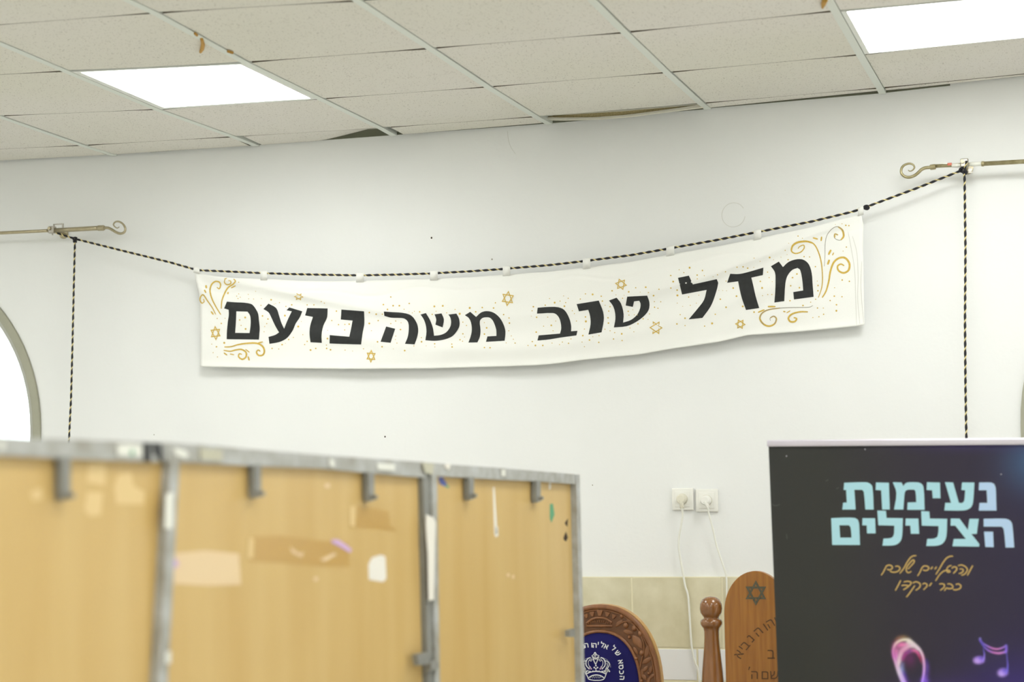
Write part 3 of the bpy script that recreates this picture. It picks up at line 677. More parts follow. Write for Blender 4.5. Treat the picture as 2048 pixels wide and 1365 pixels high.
# gold dots (hand dabbed; built as one piece)
dots = [(Z4, [(475, 430, 4), (455, 452, 4), (490, 462, 4), (468, 475, 5), (568, 435, 4), (572, 478, 4), (620, 480, 4), (697, 475, 3), (640, 405, 3), (791, 488, 8), (820, 530, 3), (872, 515, 4), (835, 525, 3), (692, 542, 5), (935, 552, 5), (992, 537, 8), (1142, 537, 6), (1208, 537, 6), (1280, 505, 5), (1310, 520, 5), (925, 642, 9), (707, 645, 8), (760, 675, 7), (748, 720, 5), (728, 748, 4), (722, 800, 4), (1055, 748, 10), (1085, 700, 3), (538, 660, 9), (484, 684, 7), (498, 738, 5), (542, 772, 9), (265, 670, 5), (342, 668, 4), (305, 718, 7), (334, 908, 10), (258, 946, 8), (212, 920, 4), (225, 1003, 4), (268, 1045, 5), (475, 316, 5), (800, 962, 7), (898, 925, 8), (865, 968, 5), (962, 875, 6), (930, 912, 3), (1008, 855, 5), (1100, 828, 4), (1142, 893, 6), (1118, 925, 6), (1226, 962, 7), (1175, 978, 9), (1330, 930, 5), (1332, 962, 7), (1370, 975, 8), (1340, 866, 8), (1342, 785, 3), (1382, 690, 6), (1427, 598, 7), (1448, 730, 6), (1510, 728, 5), (1552, 725, 7), (1508, 782, 5), (1512, 978, 5), (1585, 988, 3), (1692, 966, 5), (1748, 718, 9), (1835, 690, 6), (1748, 612, 7), (1815, 628, 8), (1875, 628, 6), (1885, 535, 8), (1925, 580, 7), (1830, 898, 6), (1873, 946, 6), (1768, 790, 3)]),
 (Z5, [(300, 460, 7), (228, 532, 5), (323, 545, 8), (383, 545, 8), (480, 523, 7), (268, 585, 6), (430, 580, 5), (530, 600, 4), (478, 605, 3), (582, 605, 7), (510, 615, 4), (725, 552, 9), (807, 547, 9), (742, 600, 4), (704, 630, 6), (845, 615, 5), (927, 582, 5), (972, 624, 10), (1070, 567, 10), (1128, 605, 8), (1192, 563, 7), (1302, 568, 8), (1320, 517, 6), (1400, 632, 7), (1453, 665, 6), (1457, 715, 8), (1450, 790, 5), (1475, 840, 4), (1495, 872, 4), (1512, 910, 6), (1425, 908, 4), (1268, 955, 8), (1213, 953, 7), (895, 920, 6), (898, 948, 8), (728, 917, 7), (730, 948, 4), (645, 937, 3), (600, 897, 8), (598, 857, 5), (525, 937, 5), (436, 983, 8), (215, 946, 8), (170, 897, 7), (325, 967, 3), (395, 778, 8), (348, 695, 6), (400, 712, 4), (300, 720, 6), (176, 692, 5), (348, 842, 4), (345, 875, 4), (360, 910, 5), (1003, 820, 7), (975, 877, 7), (1000, 892, 5), (1020, 850, 4), (1038, 738, 5), (1003, 705, 5), (1235, 762, 8), (1213, 822, 8), (1212, 710, 4), (112, 788, 3)]),
 (Z6, [(130, 750, 8), (118, 790, 5), (162, 853, 7), (110, 842, 3), (270, 852, 5), (246, 735, 6), (338, 710, 9), (390, 695, 5), (445, 710, 5), (433, 745, 8), (288, 670, 4), (425, 645, 4), (470, 668, 5), (588, 675, 6), (638, 625, 6), (708, 630, 9), (792, 648, 7), (803, 695, 7), (898, 595, 8), (935, 635, 4), (1000, 668, 5), (1060, 605, 8), (1015, 638, 3), (1128, 565, 6), (1226, 560, 9), (1172, 608, 3), (1252, 612, 5), (1302, 642, 8), (1355, 580, 6), (1310, 700, 5), (1372, 702, 5), (1312, 755, 6), (1345, 765, 6), (1262, 820, 5), (1200, 868, 6), (1248, 875, 4), (1150, 917, 6), (1100, 780, 4), (1055, 795, 7), (1062, 832, 5), (1115, 830, 4), (1072, 958, 5), (1110, 995, 4), (1145, 832, 3), (510, 790, 5), (530, 817, 4), (550, 890, 5), (638, 850, 7), (642, 893, 10), (628, 968, 5), (612, 1032, 8), (677, 1075, 8), (710, 1043, 4), (770, 1032, 5), (768, 1098, 7), (828, 970, 5), (878, 985, 5), (858, 858, 7), (862, 910, 8), (865, 793, 6), (878, 750, 6), (830, 735, 4), (605, 1095, 5), (628, 1140, 4), (912, 1065, 6), (992, 1015, 8), (995, 1080, 6), (923, 1003, 5), (305, 932, 8), (230, 940, 5), (322, 985, 4), (158, 998, 8), (348, 890, 4), (120, 1090, 7), (150, 1128, 8), (222, 1128, 8), (78, 1128, 5), (312, 1105, 4), (385, 1120, 4), (413, 1095, 5), (473, 1107, 6), (497, 1064, 5), (1468, 445, 6), (1494, 505, 9), (1470, 568, 6), (1532, 588, 8), (1535, 640, 10), (1552, 390, 4), (1598, 418, 4), (1654, 370, 9)]),
 (Z7, [(178, 615, 8), (83, 637, 4), (125, 662, 4), (295, 643, 7), (247, 685, 7), (248, 720, 5), (312, 690, 4), (432, 683, 5), (505, 655, 6), (610, 613, 6), (665, 610, 7), (707, 622, 8), (392, 700, 3), (510, 740, 5), (575, 803, 8), (605, 877, 9), (458, 905, 8), (170, 885, 6), (262, 868, 4), (240, 940, 4), (185, 960, 4), (115, 970, 3), (66, 940, 4), (67, 870, 8), (66, 822, 6), (28, 744, 8), (10, 690, 5), (10, 803, 5), (445, 825, 3), (480, 825, 3), (515, 828, 3), (510, 978, 8), (412, 1042, 6), (383, 1125, 10), (315, 1150, 6), (137, 1078, 8), (63, 1130, 8), (137, 1145, 5), (93, 1045, 5), (662, 970, 9), (765, 1022, 8), (765, 530, 4), (762, 615, 3), (820, 560, 4), (822, 742, 7), (838, 802, 9), (842, 872, 4), (888, 658, 6), (902, 708, 5), (890, 862, 5), (927, 862, 5), (930, 745, 3), (907, 525, 9), (942, 545, 3), (1010, 522, 3), (1065, 498, 3), (1075, 545, 7), (1048, 460, 5), (1080, 395, 3), (1165, 330, 6), (1205, 350, 4), (1220, 517, 6), (1270, 520, 6), (1155, 675, 9), (1115, 708, 8), (1098, 782, 7), (1178, 800, 8), (1323, 608, 6), (1340, 740, 4), (1347, 780, 7), (1346, 828, 8), (1325, 905, 6), (1280, 932, 5), (1210, 962, 8), (1092, 918, 7), (1342, 985, 6), (1395, 985, 5), (1398, 1042, 6), (1355, 1065, 6), (1300, 1072, 5), (1457, 917, 6), (1495, 877, 8), (1565, 882, 6), (1515, 955, 8), (1514, 1010, 9), (1498, 800, 4), (1567, 730, 7), (1632, 742, 7), (1605, 430, 6), (1575, 467, 4), (1600, 232, 8), (1628, 235, 7), (1565, 218, 4), (1505, 225, 3)])]
b = MB()
for z, L in dots:
    for x, y, r in L:
        c = z([(x, y)])[0]; rr_ = r*.205*.95+.15; p = on_cloth(c[0], c[1], .0016); k = p.z; n = 8
        q = [on_cloth(c[0]+rr_*cos(a*2*pi/n+x), c[1]+rr_*sin(a*2*pi/n+x)*(.85+.3*((x*7+y) % 10)/10), .0016) for a in range(n)]
        b.add(q, [tuple(range(n))])
o = b.build('painted_dots', 'gold', ban); o['kind'] = 'stuff'

# ================================================================== folding plywood screen
P0 = on_depth(0, 873, 2.70); P1 = on_depth(1150, 949, 4.95)
BD = V((P1.x-P0.x, P1.y-P0.y, 0)).normalized(); BN = V((BD.y, -BD.x, 0))            # BN points to the camera side
if BN.dot(CAM-P0) < 0: BN = -BN
def on_b(px, py, off=0.): return on_pl(px, py, P0+BN*off, BN)
scr = thing('folding_screen', (on_b(700, 900).x, on_b(700, 900).y, 0), 'three-panel plywood folding screen in a scuffed grey metal frame, blurred in the foreground', 'screen')
def bprism(name, pts, off, th, m, parent=scr, bev=0):
    b = MB(); b.prism([on_b(x, y, off) for x, y in pts], -BN*th); o = b.build(name, m, parent)
    if bev: bevel(o, bev)
    return o
def down(a, c, z=0.03):                       # continue the edge a-c to the floor; returns a far picture point
    A, B = on_b(*a), on_b(*c); t = (z-A.z)/(B.z-A.z); return A+(B-A)*t
def b3(name, pts3, off, th, m, parent=scr):
    b = MB(); b.prism([V(p)+BN*off for p in pts3], -BN*th); return b.build(name, m, parent)
# seams: px along top and their lower points
seams = [((-545, 880), (-700, 1365)), ((340, 905), (315, 1365)), ((856, 940), (861, 1365)), ((1147, 960), (1155, 1365))]
def to_px(P):
    d = P-CAM; k = d.dot(F_); return (1024+F*d.dot(R_)/k, 682.5-F*d.dot(U_)/k)
seams[0] = ((-545, 880), to_px(on_b(-545, 880)-V((0, 0, .5))))          # the far left upright is plumb
panels = []
for k in range(3):
    (a, a2), (c, c2) = seams[k], seams[k+1]
    A, B = on_b(*a), on_b(*c); A2, B2 = down(a, a2, .08), down(c, c2, .08)
    panels.append(b3('plywood_panel', [A+BD*.006, B-BD*.006, B2-BD*.006, A2+BD*.006], -.004, .012, 'ply'))
# white writing face on the far side
for k in range(3):
    (a, a2), (c, c2) = seams[k], seams[k+1]
    A, B = on_b(*a), on_b(*c); A2, B2 = down(a, a2, .08), down(c, c2, .08)
    b3('rear_facing', [A+BD*.008-V((0, 0, .004)), B-BD*.008-V((0, 0, .004)), B2-BD*.008, A2+BD*.008], -.017, .003, 'white')
tops = [[(-560, 836), (0, 873), (60, 877), (165, 880), (327, 886), (327, 925), (120, 917), (0, 911), (-560, 876)],
        [(331, 886), (410, 890), (500, 899), (644, 910.5), (800, 921.5), (852, 925), (852, 956), (740, 946.5), (644, 937.5), (500, 932), (410, 926.5), (331, 924)],
        [(860, 926), (900, 929.5), (1000, 936.5), (1080, 943), (1150, 949), (1150, 969), (1080, 963.5), (1000, 960), (900, 954), (860, 952)]]
for p in tops: bprism('top_rail', p, .010, .014, 'frame')
def bar(name, a, a2, w0, w1, m, off=.012, th=.016, zb=0.0):
    A, B = on_b(a[0]-w0/2, a[1]), on_b(a[0]+w0/2, a[1]); A2 = down((a[0]-w0/2, a[1]), (a2[0]-w1/2, a2[1]), zb); B2 = down((a[0]+w0/2, a[1]), (a2[0]+w1/2, a2[1]), zb)
    return b3(name, [A, B, B2, A2], off, th, m)
bar('side_bar', (339, 900), (313, 1365), 18, 19, 'frame'); bar('side_bar', (-545, 866), seams[0][1], 34, 34, 'frame')
bar('side_bar', (845, 930), (853, 1365), 13, 9, 'frame_dark', .008); bar('side_bar', (857, 930), (864, 1365), 11, 9, 'frame', .013)
bar('side_bar', (1147, 950), (1157, 1365), 7.5, 7, 'frame', .012)
# hanging tabs under the top rails
for x, y0, y1, wd in ((133, 914, 998, 17), (516, 930, 994, 13), (743, 945, 1001, 11.5), (943, 955, 998, 10), (1077, 962, 1003, 9)):
    bprism('metal_tab', [(x-wd/2, y0), (x+wd/2, y0), (x+wd/2, y1-3), (x+wd/2+wd*.18, y1), (x-wd*.4, y1+3), (x-wd/2, y1-6)], .012, .012, 'frame_dark')
    P = on_b(x, y1-6, .014); b = MB(); b.tube([P, P+BN*.012], .0045, 8); b.build('tab_bolt', 'frame_dark', scr)
for pts in ([(834, 1310), (860, 1305), (860, 1328), (838, 1332)], [(862, 1320), (878, 1326), (878, 1338), (862, 1342)], [(1139, 1262), (1150, 1258), (1150, 1275), (1139, 1274)]):
    bprism('latch', pts, .022, .012, 'frame_dark')
# marks on the screen; each keeps its own shape
def mark(name, pts, m, off=.0005): bprism(name, pts, off-.004, .0008, m)
mark('tape_patch', [(346, 1108), (410, 1102), (478, 1108), (482, 1170), (420, 1172), (348, 1168)], 'cream')
mark('tape_patch', [(505, 1074), (560, 1072), (640, 1082), (696, 1086), (700, 1135), (640, 1134), (560, 1126), (500, 1124)], 'browntape')
mark('tape_patch', [(712, 1012), (750, 1018), (778, 1024), (780, 1050), (795, 1064), (760, 1060), (700, 1056), (704, 1016)], 'browntape')
mark('tape_patch', [(212, 926), (178, 925), (174, 965), (210, 972)], 'creamtape2'); mark('tape_patch', [(206, 985), (174, 984), (168, 1020), (180, 1034), (202, 1030)], 'creamtape2')
mark('tape_patch', [(236, 950), (262, 944), (268, 972), (290, 985), (288, 1010), (232, 1008), (228, 976)], 'creamtape2')
mark('tape_patch', [(60, 985), (84, 975), (86, 1000), (66, 1002)], 'creamtape2')
mark('glue_smear', [(744, 1116), (762, 1110), (771, 1114), (773, 1158), (766, 1165), (738, 1160), (737, 1130)], 'white')
mark('glue_smear', [(497, 1075), (508, 1078), (506, 1118), (496, 1116)], 'creamtape2', .0014); mark('glue_smear', [(700, 1014), (712, 1012), (710, 1054), (700, 1052)], 'creamtape2', .0014)
mark('glue_smear', [(640, 1120), (668, 1106), (674, 1110), (650, 1124)], 'cream', .0014); mark('glue_smear', [(580, 1094), (600, 1108), (608, 1104), (604, 1116), (584, 1106)], 'cream', .0014)
mark('paint_mark', [(664, 1080), (676, 1080), (692, 1090), (704, 1100), (700, 1106), (680, 1094), (664, 1086)], 'lilac', .0016)
mark('paint_mark', [(345, 1122), (354, 1118), (358, 1132), (348, 1138)], 'lilac', .0014)
mark('paint_mark', [(986, 976), (989, 974), (995, 1068), (989, 1070)], 'white'); mark('paint_mark', [(988, 1056), (996, 1054), (997, 1072), (991, 1076)], 'white')
mark('paint_mark', [(877, 956), (884, 954), (894, 968), (890, 974), (880, 968)], 'blue'); mark('paint_mark', [(893, 970), (899, 974), (897, 977), (890, 974)], 'green')
mark('paint_mark', [(1100, 1009), (1106, 1008), (1109, 1030), (1103, 1046), (1100, 1038)], 'green')
mark('splintered_hole', [(1130, 1046), (1136, 1038), (1135, 1054), (1131, 1050)], 'hole'); mark('splintered_hole', [(1128, 1074), (1132, 1064), (1136, 1076), (1132, 1084), (1127, 1079)], 'hole')
mark('paint_mark', [(1098, 964), (1102, 963), (1102, 978), (1098, 980)], 'white'); mark('paint_mark', [(870, 1262), (874, 1262), (874, 1284), (869, 1284)], 'cream')
mark('paint_mark', [(1013, 1148), (1019, 1147), (1020, 1154), (1014, 1154)], 'cream'); mark('paint_mark', [(1024, 1151), (1029, 1150), (1029, 1158), (1024, 1158)], 'cream')
mark('paint_mark', [(650, 968), (660, 968), (660, 976), (650, 976)], 'cream'); mark('paint_mark', [(627, 1156), (636, 1154), (636, 1162), (628, 1163)], 'cream')
def railmark(pts, m, off=.0125): bprism('paint_mark', pts, off, .0015, m)
railmark([(288, 886), (302, 887), (303, 925), (290, 924)], 'black'); railmark([(306, 887), (324, 888), (326, 926), (308, 906)], 'black')
railmark([(234, 890), (258, 888), (284, 891), (284, 914), (236, 912)], 'tapeclear'); railmark([(262, 900), (268, 900), (268, 912), (262, 912)], 'green', .0132)
railmark([(348, 896), (366, 900), (378, 908), (372, 918), (352, 910)], 'tapeclear'); railmark([(660, 917), (668, 920), (670, 936), (660, 932)], 'tapeclear')
railmark([(754, 926), (790, 929), (790, 942), (756, 940)], 'tapeclear'); railmark([(400, 897), (445, 900), (445, 922), (402, 920)], 'railcream')
railmark([(1003, 940), (1011, 940), (1011, 953), (1003, 952)], 'tapeclear'); railmark([(892, 928), (902, 929), (898, 941), (890, 935)], 'white'); railmark([(0, 880), (10, 884), (8, 902), (0, 900)], 'tapeclear')
railmark([(853, 1030), (866, 1035), (872, 1045), (870, 1090), (868, 1200), (858, 1202), (856, 1110), (852, 1050)], 'white', .0155)
railmark([(332, 988), (348, 985), (346, 1058), (330, 1058)], 'tapeclear', .0145); railmark([(845, 926), (868, 928), (866, 950), (850, 946)], 'railcream', .0145)
railmark([(332, 1305), (342, 1303), (342, 1328), (332, 1328)], 'tapeclear', .0145)
# feet
for a, c in ((seams[0]), (seams[2]), (seams[3])):
    q = down(a, c, .0); b = MB(); b.add([q+BN*.25+BD*-.02, q+BN*.25+BD*.02, q-BN*.25+BD*.02, q-BN*.25-BD*.02] + [q+BN*.25+BD*-.02+V((0, 0, .03)), q+BN*.25+BD*.02+V((0, 0, .03)), q-BN*.25+BD*.02+V((0, 0, .03)), q-BN*.25-BD*.02+V((0, 0, .03))],
        [(0, 1, 2, 3), (4, 5, 6, 7), (0, 1, 5, 4), (1, 2, 6, 5), (2, 3, 7, 6), (3, 0, 4, 7)]); b.build('foot', 'frame', scr)

# ================================================================== sockets and power cords
ZS = lambda x, y: (1300+x*.16850, 950+y*.16850)
def socket(cx, cy, h, lab):
    c = on_y(*ZS(cx, cy)); t = thing('power_socket', (c.x, 0, c.z), lab, 'socket', 'wall sockets above the dado')
    b = MB(); b.box((c.x-h, -.011, c.z-h), (c.x+h, -.0005, c.z+h)); bevel(b.build('cover_plate', 'plastic', t), .0035, 3)
    b = MB(); i = h*.70; b.box((c.x-i, -.0135, c.z-i), (c.x+i, -.0112, c.z+i)); bevel(b.build('insert', 'plastic', t), .001)
    b = MB(); n = 32
    ro = [(c.x+.0195*cos(2*pi*k/n), -.0142, c.z+.0195*sin(2*pi*k/n)) for k in range(n)]; ri = [(c.x+.0182*cos(2*pi*k/n), -.0142, c.z+.0182*sin(2*pi*k/n)) for k in range(n)]
    b.prism(ro, (0, .0006, 0), [ri]); b.build('socket_rim', 'plastic_ivory', t)
    return c
c1 = socket(395, 290, .0385, 'white square wall socket on the left of the pair, its plug ribbed at the neck')
c2 = socket(682, 305, .0395, 'white square wall socket on the right of the pair, slightly lower')
def cord(c, m, path, lab, r, yend):
    t = thing('plugged_lead', (c.x, -.03, c.z), lab, 'power cord', None)
    b = MB(); b.tube([(c.x, -.0145, c.z), (c.x, -.026, c.z), (c.x, -.036, c.z), (c.x, -.041, c.z)], [.0178, .0175, .0165, .013], 24); b.build('plug', m, t, smooth=False)
    e = on_y(*path[0], -.034)
    b = MB(); b.tube([(c.x, -.033, c.z-.004), (c.x+(e.x-c.x)*.6, -.034, c.z+(e.z-c.z)*.55), e], [.0105, .0075, .0045], 12)
    for k in range(3):
        q = V((c.x, -.034, c.z)).lerp(e, .66+.12*k); b.tube([q, q+(e-c).normalized()*.0022], .0072, 12)
    b.build('strain_relief', m, t, smooth=False)
    n = len(path); P = catmull([on_y(p[0], p[1], -.034+(yend+.034)*min(1, i/3)) for i, p in enumerate(path)], 8)
    b = MB(); b.tube(P, r, 10); b.build('cable', 'cable', t, smooth=True)
cord(c1, 'plastic_ivory', [ZS(382, 400), ZS(388, 470), ZS(370, 600), ZS(345, 740), ZS(343, 880), ZS(368, 1040), ZS(400, 1220), ZS(420, 1330), (1377, 1200), (1383, 1290), (1390, 1325), (1397, 1345), (1400, 1400), (1398, 1500), (1390, 1700)],
     'white power cord from the left socket, falling in front of the tiled dado', .0036, -.022)
cord(c2, 'plastic', [ZS(690, 400), ZS(700, 470), ZS(745, 640), ZS(790, 840), ZS(845, 1010), ZS(900, 1180), ZS(910, 1290), (1454, 1200), (1458, 1300), (1462, 1500)],
     'white power cord from the right socket, dropping behind the oak chair back', .0032, -.022)

# ================================================================== text glyph helper
_dg = {}
def glyph(ch):
    if ch not in _dg:
        cu = bpy.data.curves.new('g', 'FONT'); cu.body = ch; cu.size = 1; cu.resolution_u = 3
        o = bpy.data.objects.new('g', cu); C.objects.link(o); bpy.context.view_layer.update()
        me = bpy.data.meshes.new_from_object(o.evaluated_get(bpy.context.evaluated_depsgraph_get()))
        vs = [v.co.copy() for v in me.vertices]; fs = [tuple(p.vertices) for p in me.polygons]
        bpy.data.objects.remove(o); bpy.data.curves.remove(cu); bpy.data.meshes.remove(me)
        if vs:
            x0, x1 = min(v.x for v in vs), max(v.x for v in vs)
            vs = [V((v.x-(x0+x1)/2, v.y-.29, 0)) for v in vs]
        _dg[ch] = (vs, fs)
    return _dg[ch]
def put_glyph(ch, px, py, h, ang, y, m, name, parent, bold=0.):
    """h: height in picture units of a full letter; ang: counter-clockwise rotation in degrees"""
    vs, fs = glyph(ch); k = h/.58; a = math.radians(ang); out = []
    if not vs: return
    b = MB()
    offs = [(0, 0)] if not bold else [(-bold, 0), (bold, 0), (0, bold), (0, -bold)]
    for ii, (ox, oy) in enumerate(offs):
        b.add([on_y(px+(v.x*cos(a)-v.y*sin(a))*k+ox, py-(v.x*sin(a)+v.y*cos(a))*k+oy, y-ii*.00012) for v in vs], fs)
    obj(name, b.v, b.f, m, parent)

# ================================================================== carved chair with blue velvet back
YC = -.45
ZC = lambda x, y: (1150+x*.12821, 1190+y*.12821)
kpx = (on_y(1300, 1300, YC)-on_y(1200, 1300, YC)).x/100
xc, zt = on_y(1199.5, 1209.5, YC).x, on_y(1199.5, 1209.5, YC).z
ch1 = thing('carved_armchair', (xc, YC-.2, 0), 'carved walnut ceremonial armchair with a royal blue velvet back, partly hidden by the plywood screen', 'chair')
def archpts(ax, top, az, zb, n=28, pw=2.25, y=0):
    """left bottom -> over the top -> right bottom; superelliptic head"""
    P = [V((xc-ax, y, zb))]
    for k in range(n+1):
        a = pi-pi*k/n; ca, sa = cos(a), sin(a)
        P.append(V((xc+ax*abs(ca)**(2/pw)*(1 if ca >= 0 else -1), y, top-az+az*abs(sa)**(2/pw))))
    return P+[V((xc+ax, y, zb))]
AO, AI = 119.5*kpx, 76.5*kpx
ZO, ZI = 165*kpx, 110*kpx; zti = zt-(1264-1209.5)*kpx; ZS_ = .46
b = MB(); b.prism(archpts(AO, zt, ZO, ZS_, y=YC+.006), (0, .030, 0)); b.build('back_board', 'woodlight', ch1)
b = MB(); b.prism(archpts(AO-.003, zt-.003, ZO, ZS_, y=YC), (0, .008, 0), [list(archpts(AI-.004, zti-.003, ZI, ZS_+.02, y=YC))]); b.build('carved_surround', 'woodground', ch1)
def rim(off, r, name, m='wood', dy=0.):
    P = archpts(AO-off, zt-off, ZO-off*.6, ZS_, 40); b = MB(); b.tube([V((p.x, YC-dy, p.z)) for p in P], r, 8); b.build(name, m, ch1, smooth=True)
rim(5*kpx, .0085, 'outer_moulding'); rim(11*kpx, .003, 'bead_moulding')
P = archpts(AI+2.5*kpx, zti+2.5*kpx, ZI, ZS_, 40); b = MB(); b.tube([V((p.x, YC-.001, p.z)) for p in P], .0055, 8); b.build('inner_moulding', 'wood', ch1, smooth=True)
b = MB(); b.tube([(xc, YC-.0025, zt-.004), (xc, YC-.0025, zti+.004)], .0006, 4); b.build('joint_line', 'carve', ch1)
# velvet pad, gently domed
loop = archpts(AI, zti, ZI, ZS_+.02, 36, y=YC-.001); c = V((xc, YC-.016, zti-.28)); n = len(loop); vs = []; rings = [0, .03, .09, .2, .4, .7]
for q in rings:
    for p in loop:
        f = 1-q; vs.append(V((c.x+(p.x-c.x)*f, YC-.001-.013*(1-(1-min(1, q*3.2))**2)-.002*q, c.z+(p.z-c.z)*f)))
vs.append(V((c.x, YC-.0165, c.z)))
fs = [(a*n+k, a*n+(k+1) % n, (a+1)*n+(k+1) % n, (a+1)*n+k) for a in range(len(rings)-1) for k in range(n)]+[((len(rings)-1)*n+k, (len(rings)-1)*n+(k+1) % n, len(rings)*n) for k in range(n)]
b = MB(); b.add(vs, fs); b.build('velvet_pad', 'velvet', ch1, smooth=True)
YV = YC-.0185
# carved foliage
def leaf(px, py, L, W, ang, mir):
    px0, py0 = ZC(px, py)
    if mir: px0 = 2*1199.5-px0; ang = 180-ang
    a = math.radians(ang); ux, uz = cos(a), sin(a); L *= .12821*kpx/2; W *= .12821*kpx/2; c = on_y(px0, py0, YC); L *= 1.12; W *= 1.25
    vs = []; N = 7
    for k in range(N+1):
        t = -1+2*k/N; w_ = W*max(0.02, (1-t*t))**.8*(1-.25*t)
        for s_, d in ((-1, 0), (-.45, .0055), (0, .0025), (.45, .0055), (1, 0)):
            x = L*t; z = w_*s_; vs.append(V((c.x+x*ux-z*uz, YC-.0005-d*(1-t*t*.5), c.z+x*uz+z*ux)))
    fs = [(k*5+j, k*5+j+1, k*5+5+j+1, k*5+5+j) for k in range(N) for j in range(4)]
    b = MB(); b.add(vs, fs); b.build('carved_leaf', 'wood', ch1, smooth=True)
def berry(px, py, r, mir):
    px0, py0 = ZC(px, py)
    if mir: px0 = 2*1199.5-px0
    c = on_y(px0, py0, YC); r *= .12821*kpx*1.15; vs = []; n = 10
    for i_, ph in enumerate((0, .4, .8, 1.2)):
        for k in range(n): vs.append(V((c.x+r*cos(ph)*cos(2*pi*k/n), YC-.0005-.008*sin(ph), c.z+1.15*r*cos(ph)*sin(2*pi*k/n))))
    vs.append(V((c.x, YC-.009, c.z)))
    fs = [(a*n+k, a*n+(k+1) % n, (a+1)*n+(k+1) % n, (a+1)*n+k) for a in range(3) for k in range(n)]+[(3*n+k, 3*n+(k+1) % n, 4*n) for k in range(n)]
    b = MB(); b.add(vs, fs); b.build('carved_berry', 'wood', ch1, smooth=True)
for mir in (0, 1):
    for q in ((690, 445, 130, 50, 40), (835, 585, 150, 60, -12), (980, 745, 230, 95, -52), (1130, 875, 200, 70, 72), (1130, 1025, 180, 60, 32), (860, 410, 130, 34, -8), (1075, 640, 150, 34, -62), (950, 880, 120, 40, -60),
              (1100, 1160, 110, 46, 50), (1185, 1170, 110, 44, 75), (1205, 1270, 110, 44, 40), (1080, 1290, 110, 50, -50), (1150, 1340, 120, 46, 65), (1045, 1220, 110, 40, 85), (1090, 1420, 130, 50, 50), (1180, 1450, 130, 50, 95), (1110, 1560, 140, 50, 75)): leaf(*q, mir)
    for q in ((730, 340, 26), (795, 480, 36), (925, 525, 36), (1020, 610, 34), (1045, 915, 34), (955, 1000, 24), (850, 665, 22), (1150, 1230, 22), (1040, 1350, 24)): berry(*q, mir)
    st_ = [(640, 500), (760, 425), (870, 440), (960, 520), (1030, 640), (1075, 780), (1070, 900), (1030, 1060), (1010, 1200), (1030, 1400)]
    P = []
    for p in st_:
        q = ZC(*p); q = (2*1199.5-q[0], q[1]) if mir else q; P.append(on_y(q[0], q[1], YC-.002))
    b = MB(); b.tube(catmull(P, 5), .0024, 6); b.build('carved_stem', 'wood', ch1, smooth=True)
# carved crown
b = MB(); b.tube([on_y(*ZC(*p), YC-.002) for p in ((180, 492), (385, 490), (578, 492))], .0042, 8); b.build('crown_base', 'wood', ch1, smooth=True)
b = MB(); b.tube(catmull([on_y(*ZC(*p), YC-.002) for p in ((180, 450), (270, 385), (385, 362), (490, 382), (575, 440))], 6), .0042, 8); b.build('crown_arch', 'wood', ch1, smooth=True)
for k in range(11):
    x = 215+k*34; t = (x-385)/200; y0 = 398+45*t*t
    b = MB(); b.tube([on_y(*ZC(x, y0), YC-.001), on_y(*ZC(x, y0+38), YC-.002)], .0022, 6); b.build('crown_bead', 'wood', ch1, smooth=True)
for x, y, s_, a in ((172, 335, .8, 20), (265, 305, .9, 10), (383, 288, 1.15, 0), (500, 312, .9, -10), (600, 345, .8, -20)):
    ar = math.radians(a); sh = [(-18, 42), (18, 42), (34, -8), (46, -30), (20, -44), (0, -36), (-20, -44), (-46, -30), (-34, -8)]
    b = MB(); pts = [on_y(*ZC(x+(u*cos(ar)+v*sin(ar))*s_, y+(-u*sin(ar)+v*cos(ar))*s_), YC-.0055) for u, v in sh]; b.prism(pts, (0, .006, 0)); bevel(b.build('crown_finial', 'wood', ch1), .0018)
# embroidery
def thr(z, pts, wd, m='thread', name='embroidery', smooth=True):
    P = catmull([z(*p) for p in pts], 5) if smooth else [V((*z(*p), 0)) for p in pts]
    b = MB(); b.tube([on_y(p.x, p.y, YV) for p in P], wd, 5); b.build(name, m, ch1, smooth=True)
T1 = .0011
thr(ZC, [(160, 1215), (195, 1280), (215, 1320), (280, 1338), (340, 1340), (400, 1338), (450, 1318), (475, 1270), (492, 1215)], .0017)
thr(ZC, [(165, 1245), (240, 1212), (330, 1200), (420, 1212), (490, 1245)], .0019); thr(ZC, [(205, 1305), (260, 1270), (330, 1255), (400, 1268), (452, 1300)], .0019)
thr(ZC, [(185, 1180), (250, 1205), (330, 1190)], T1); thr(ZC, [(480, 1180), (410, 1205), (330, 1190)], T1)
thr(ZC, [(240, 1305), (258, 1275), (275, 1308), (292, 1272), (308, 1308), (325, 1272), (342, 1308), (358, 1272), (375, 1308), (392, 1276), (408, 1305)], .0008, smooth=False)
thr(ZC, [(175, 1225), (195, 1190), (215, 1222), (235, 1190), (255, 1218), (280, 1185), (300, 1212), (328, 1180), (355, 1212), (378, 1185), (400, 1218), (422, 1190), (442, 1222), (462, 1190), (482, 1225)], .0008, smooth=False)
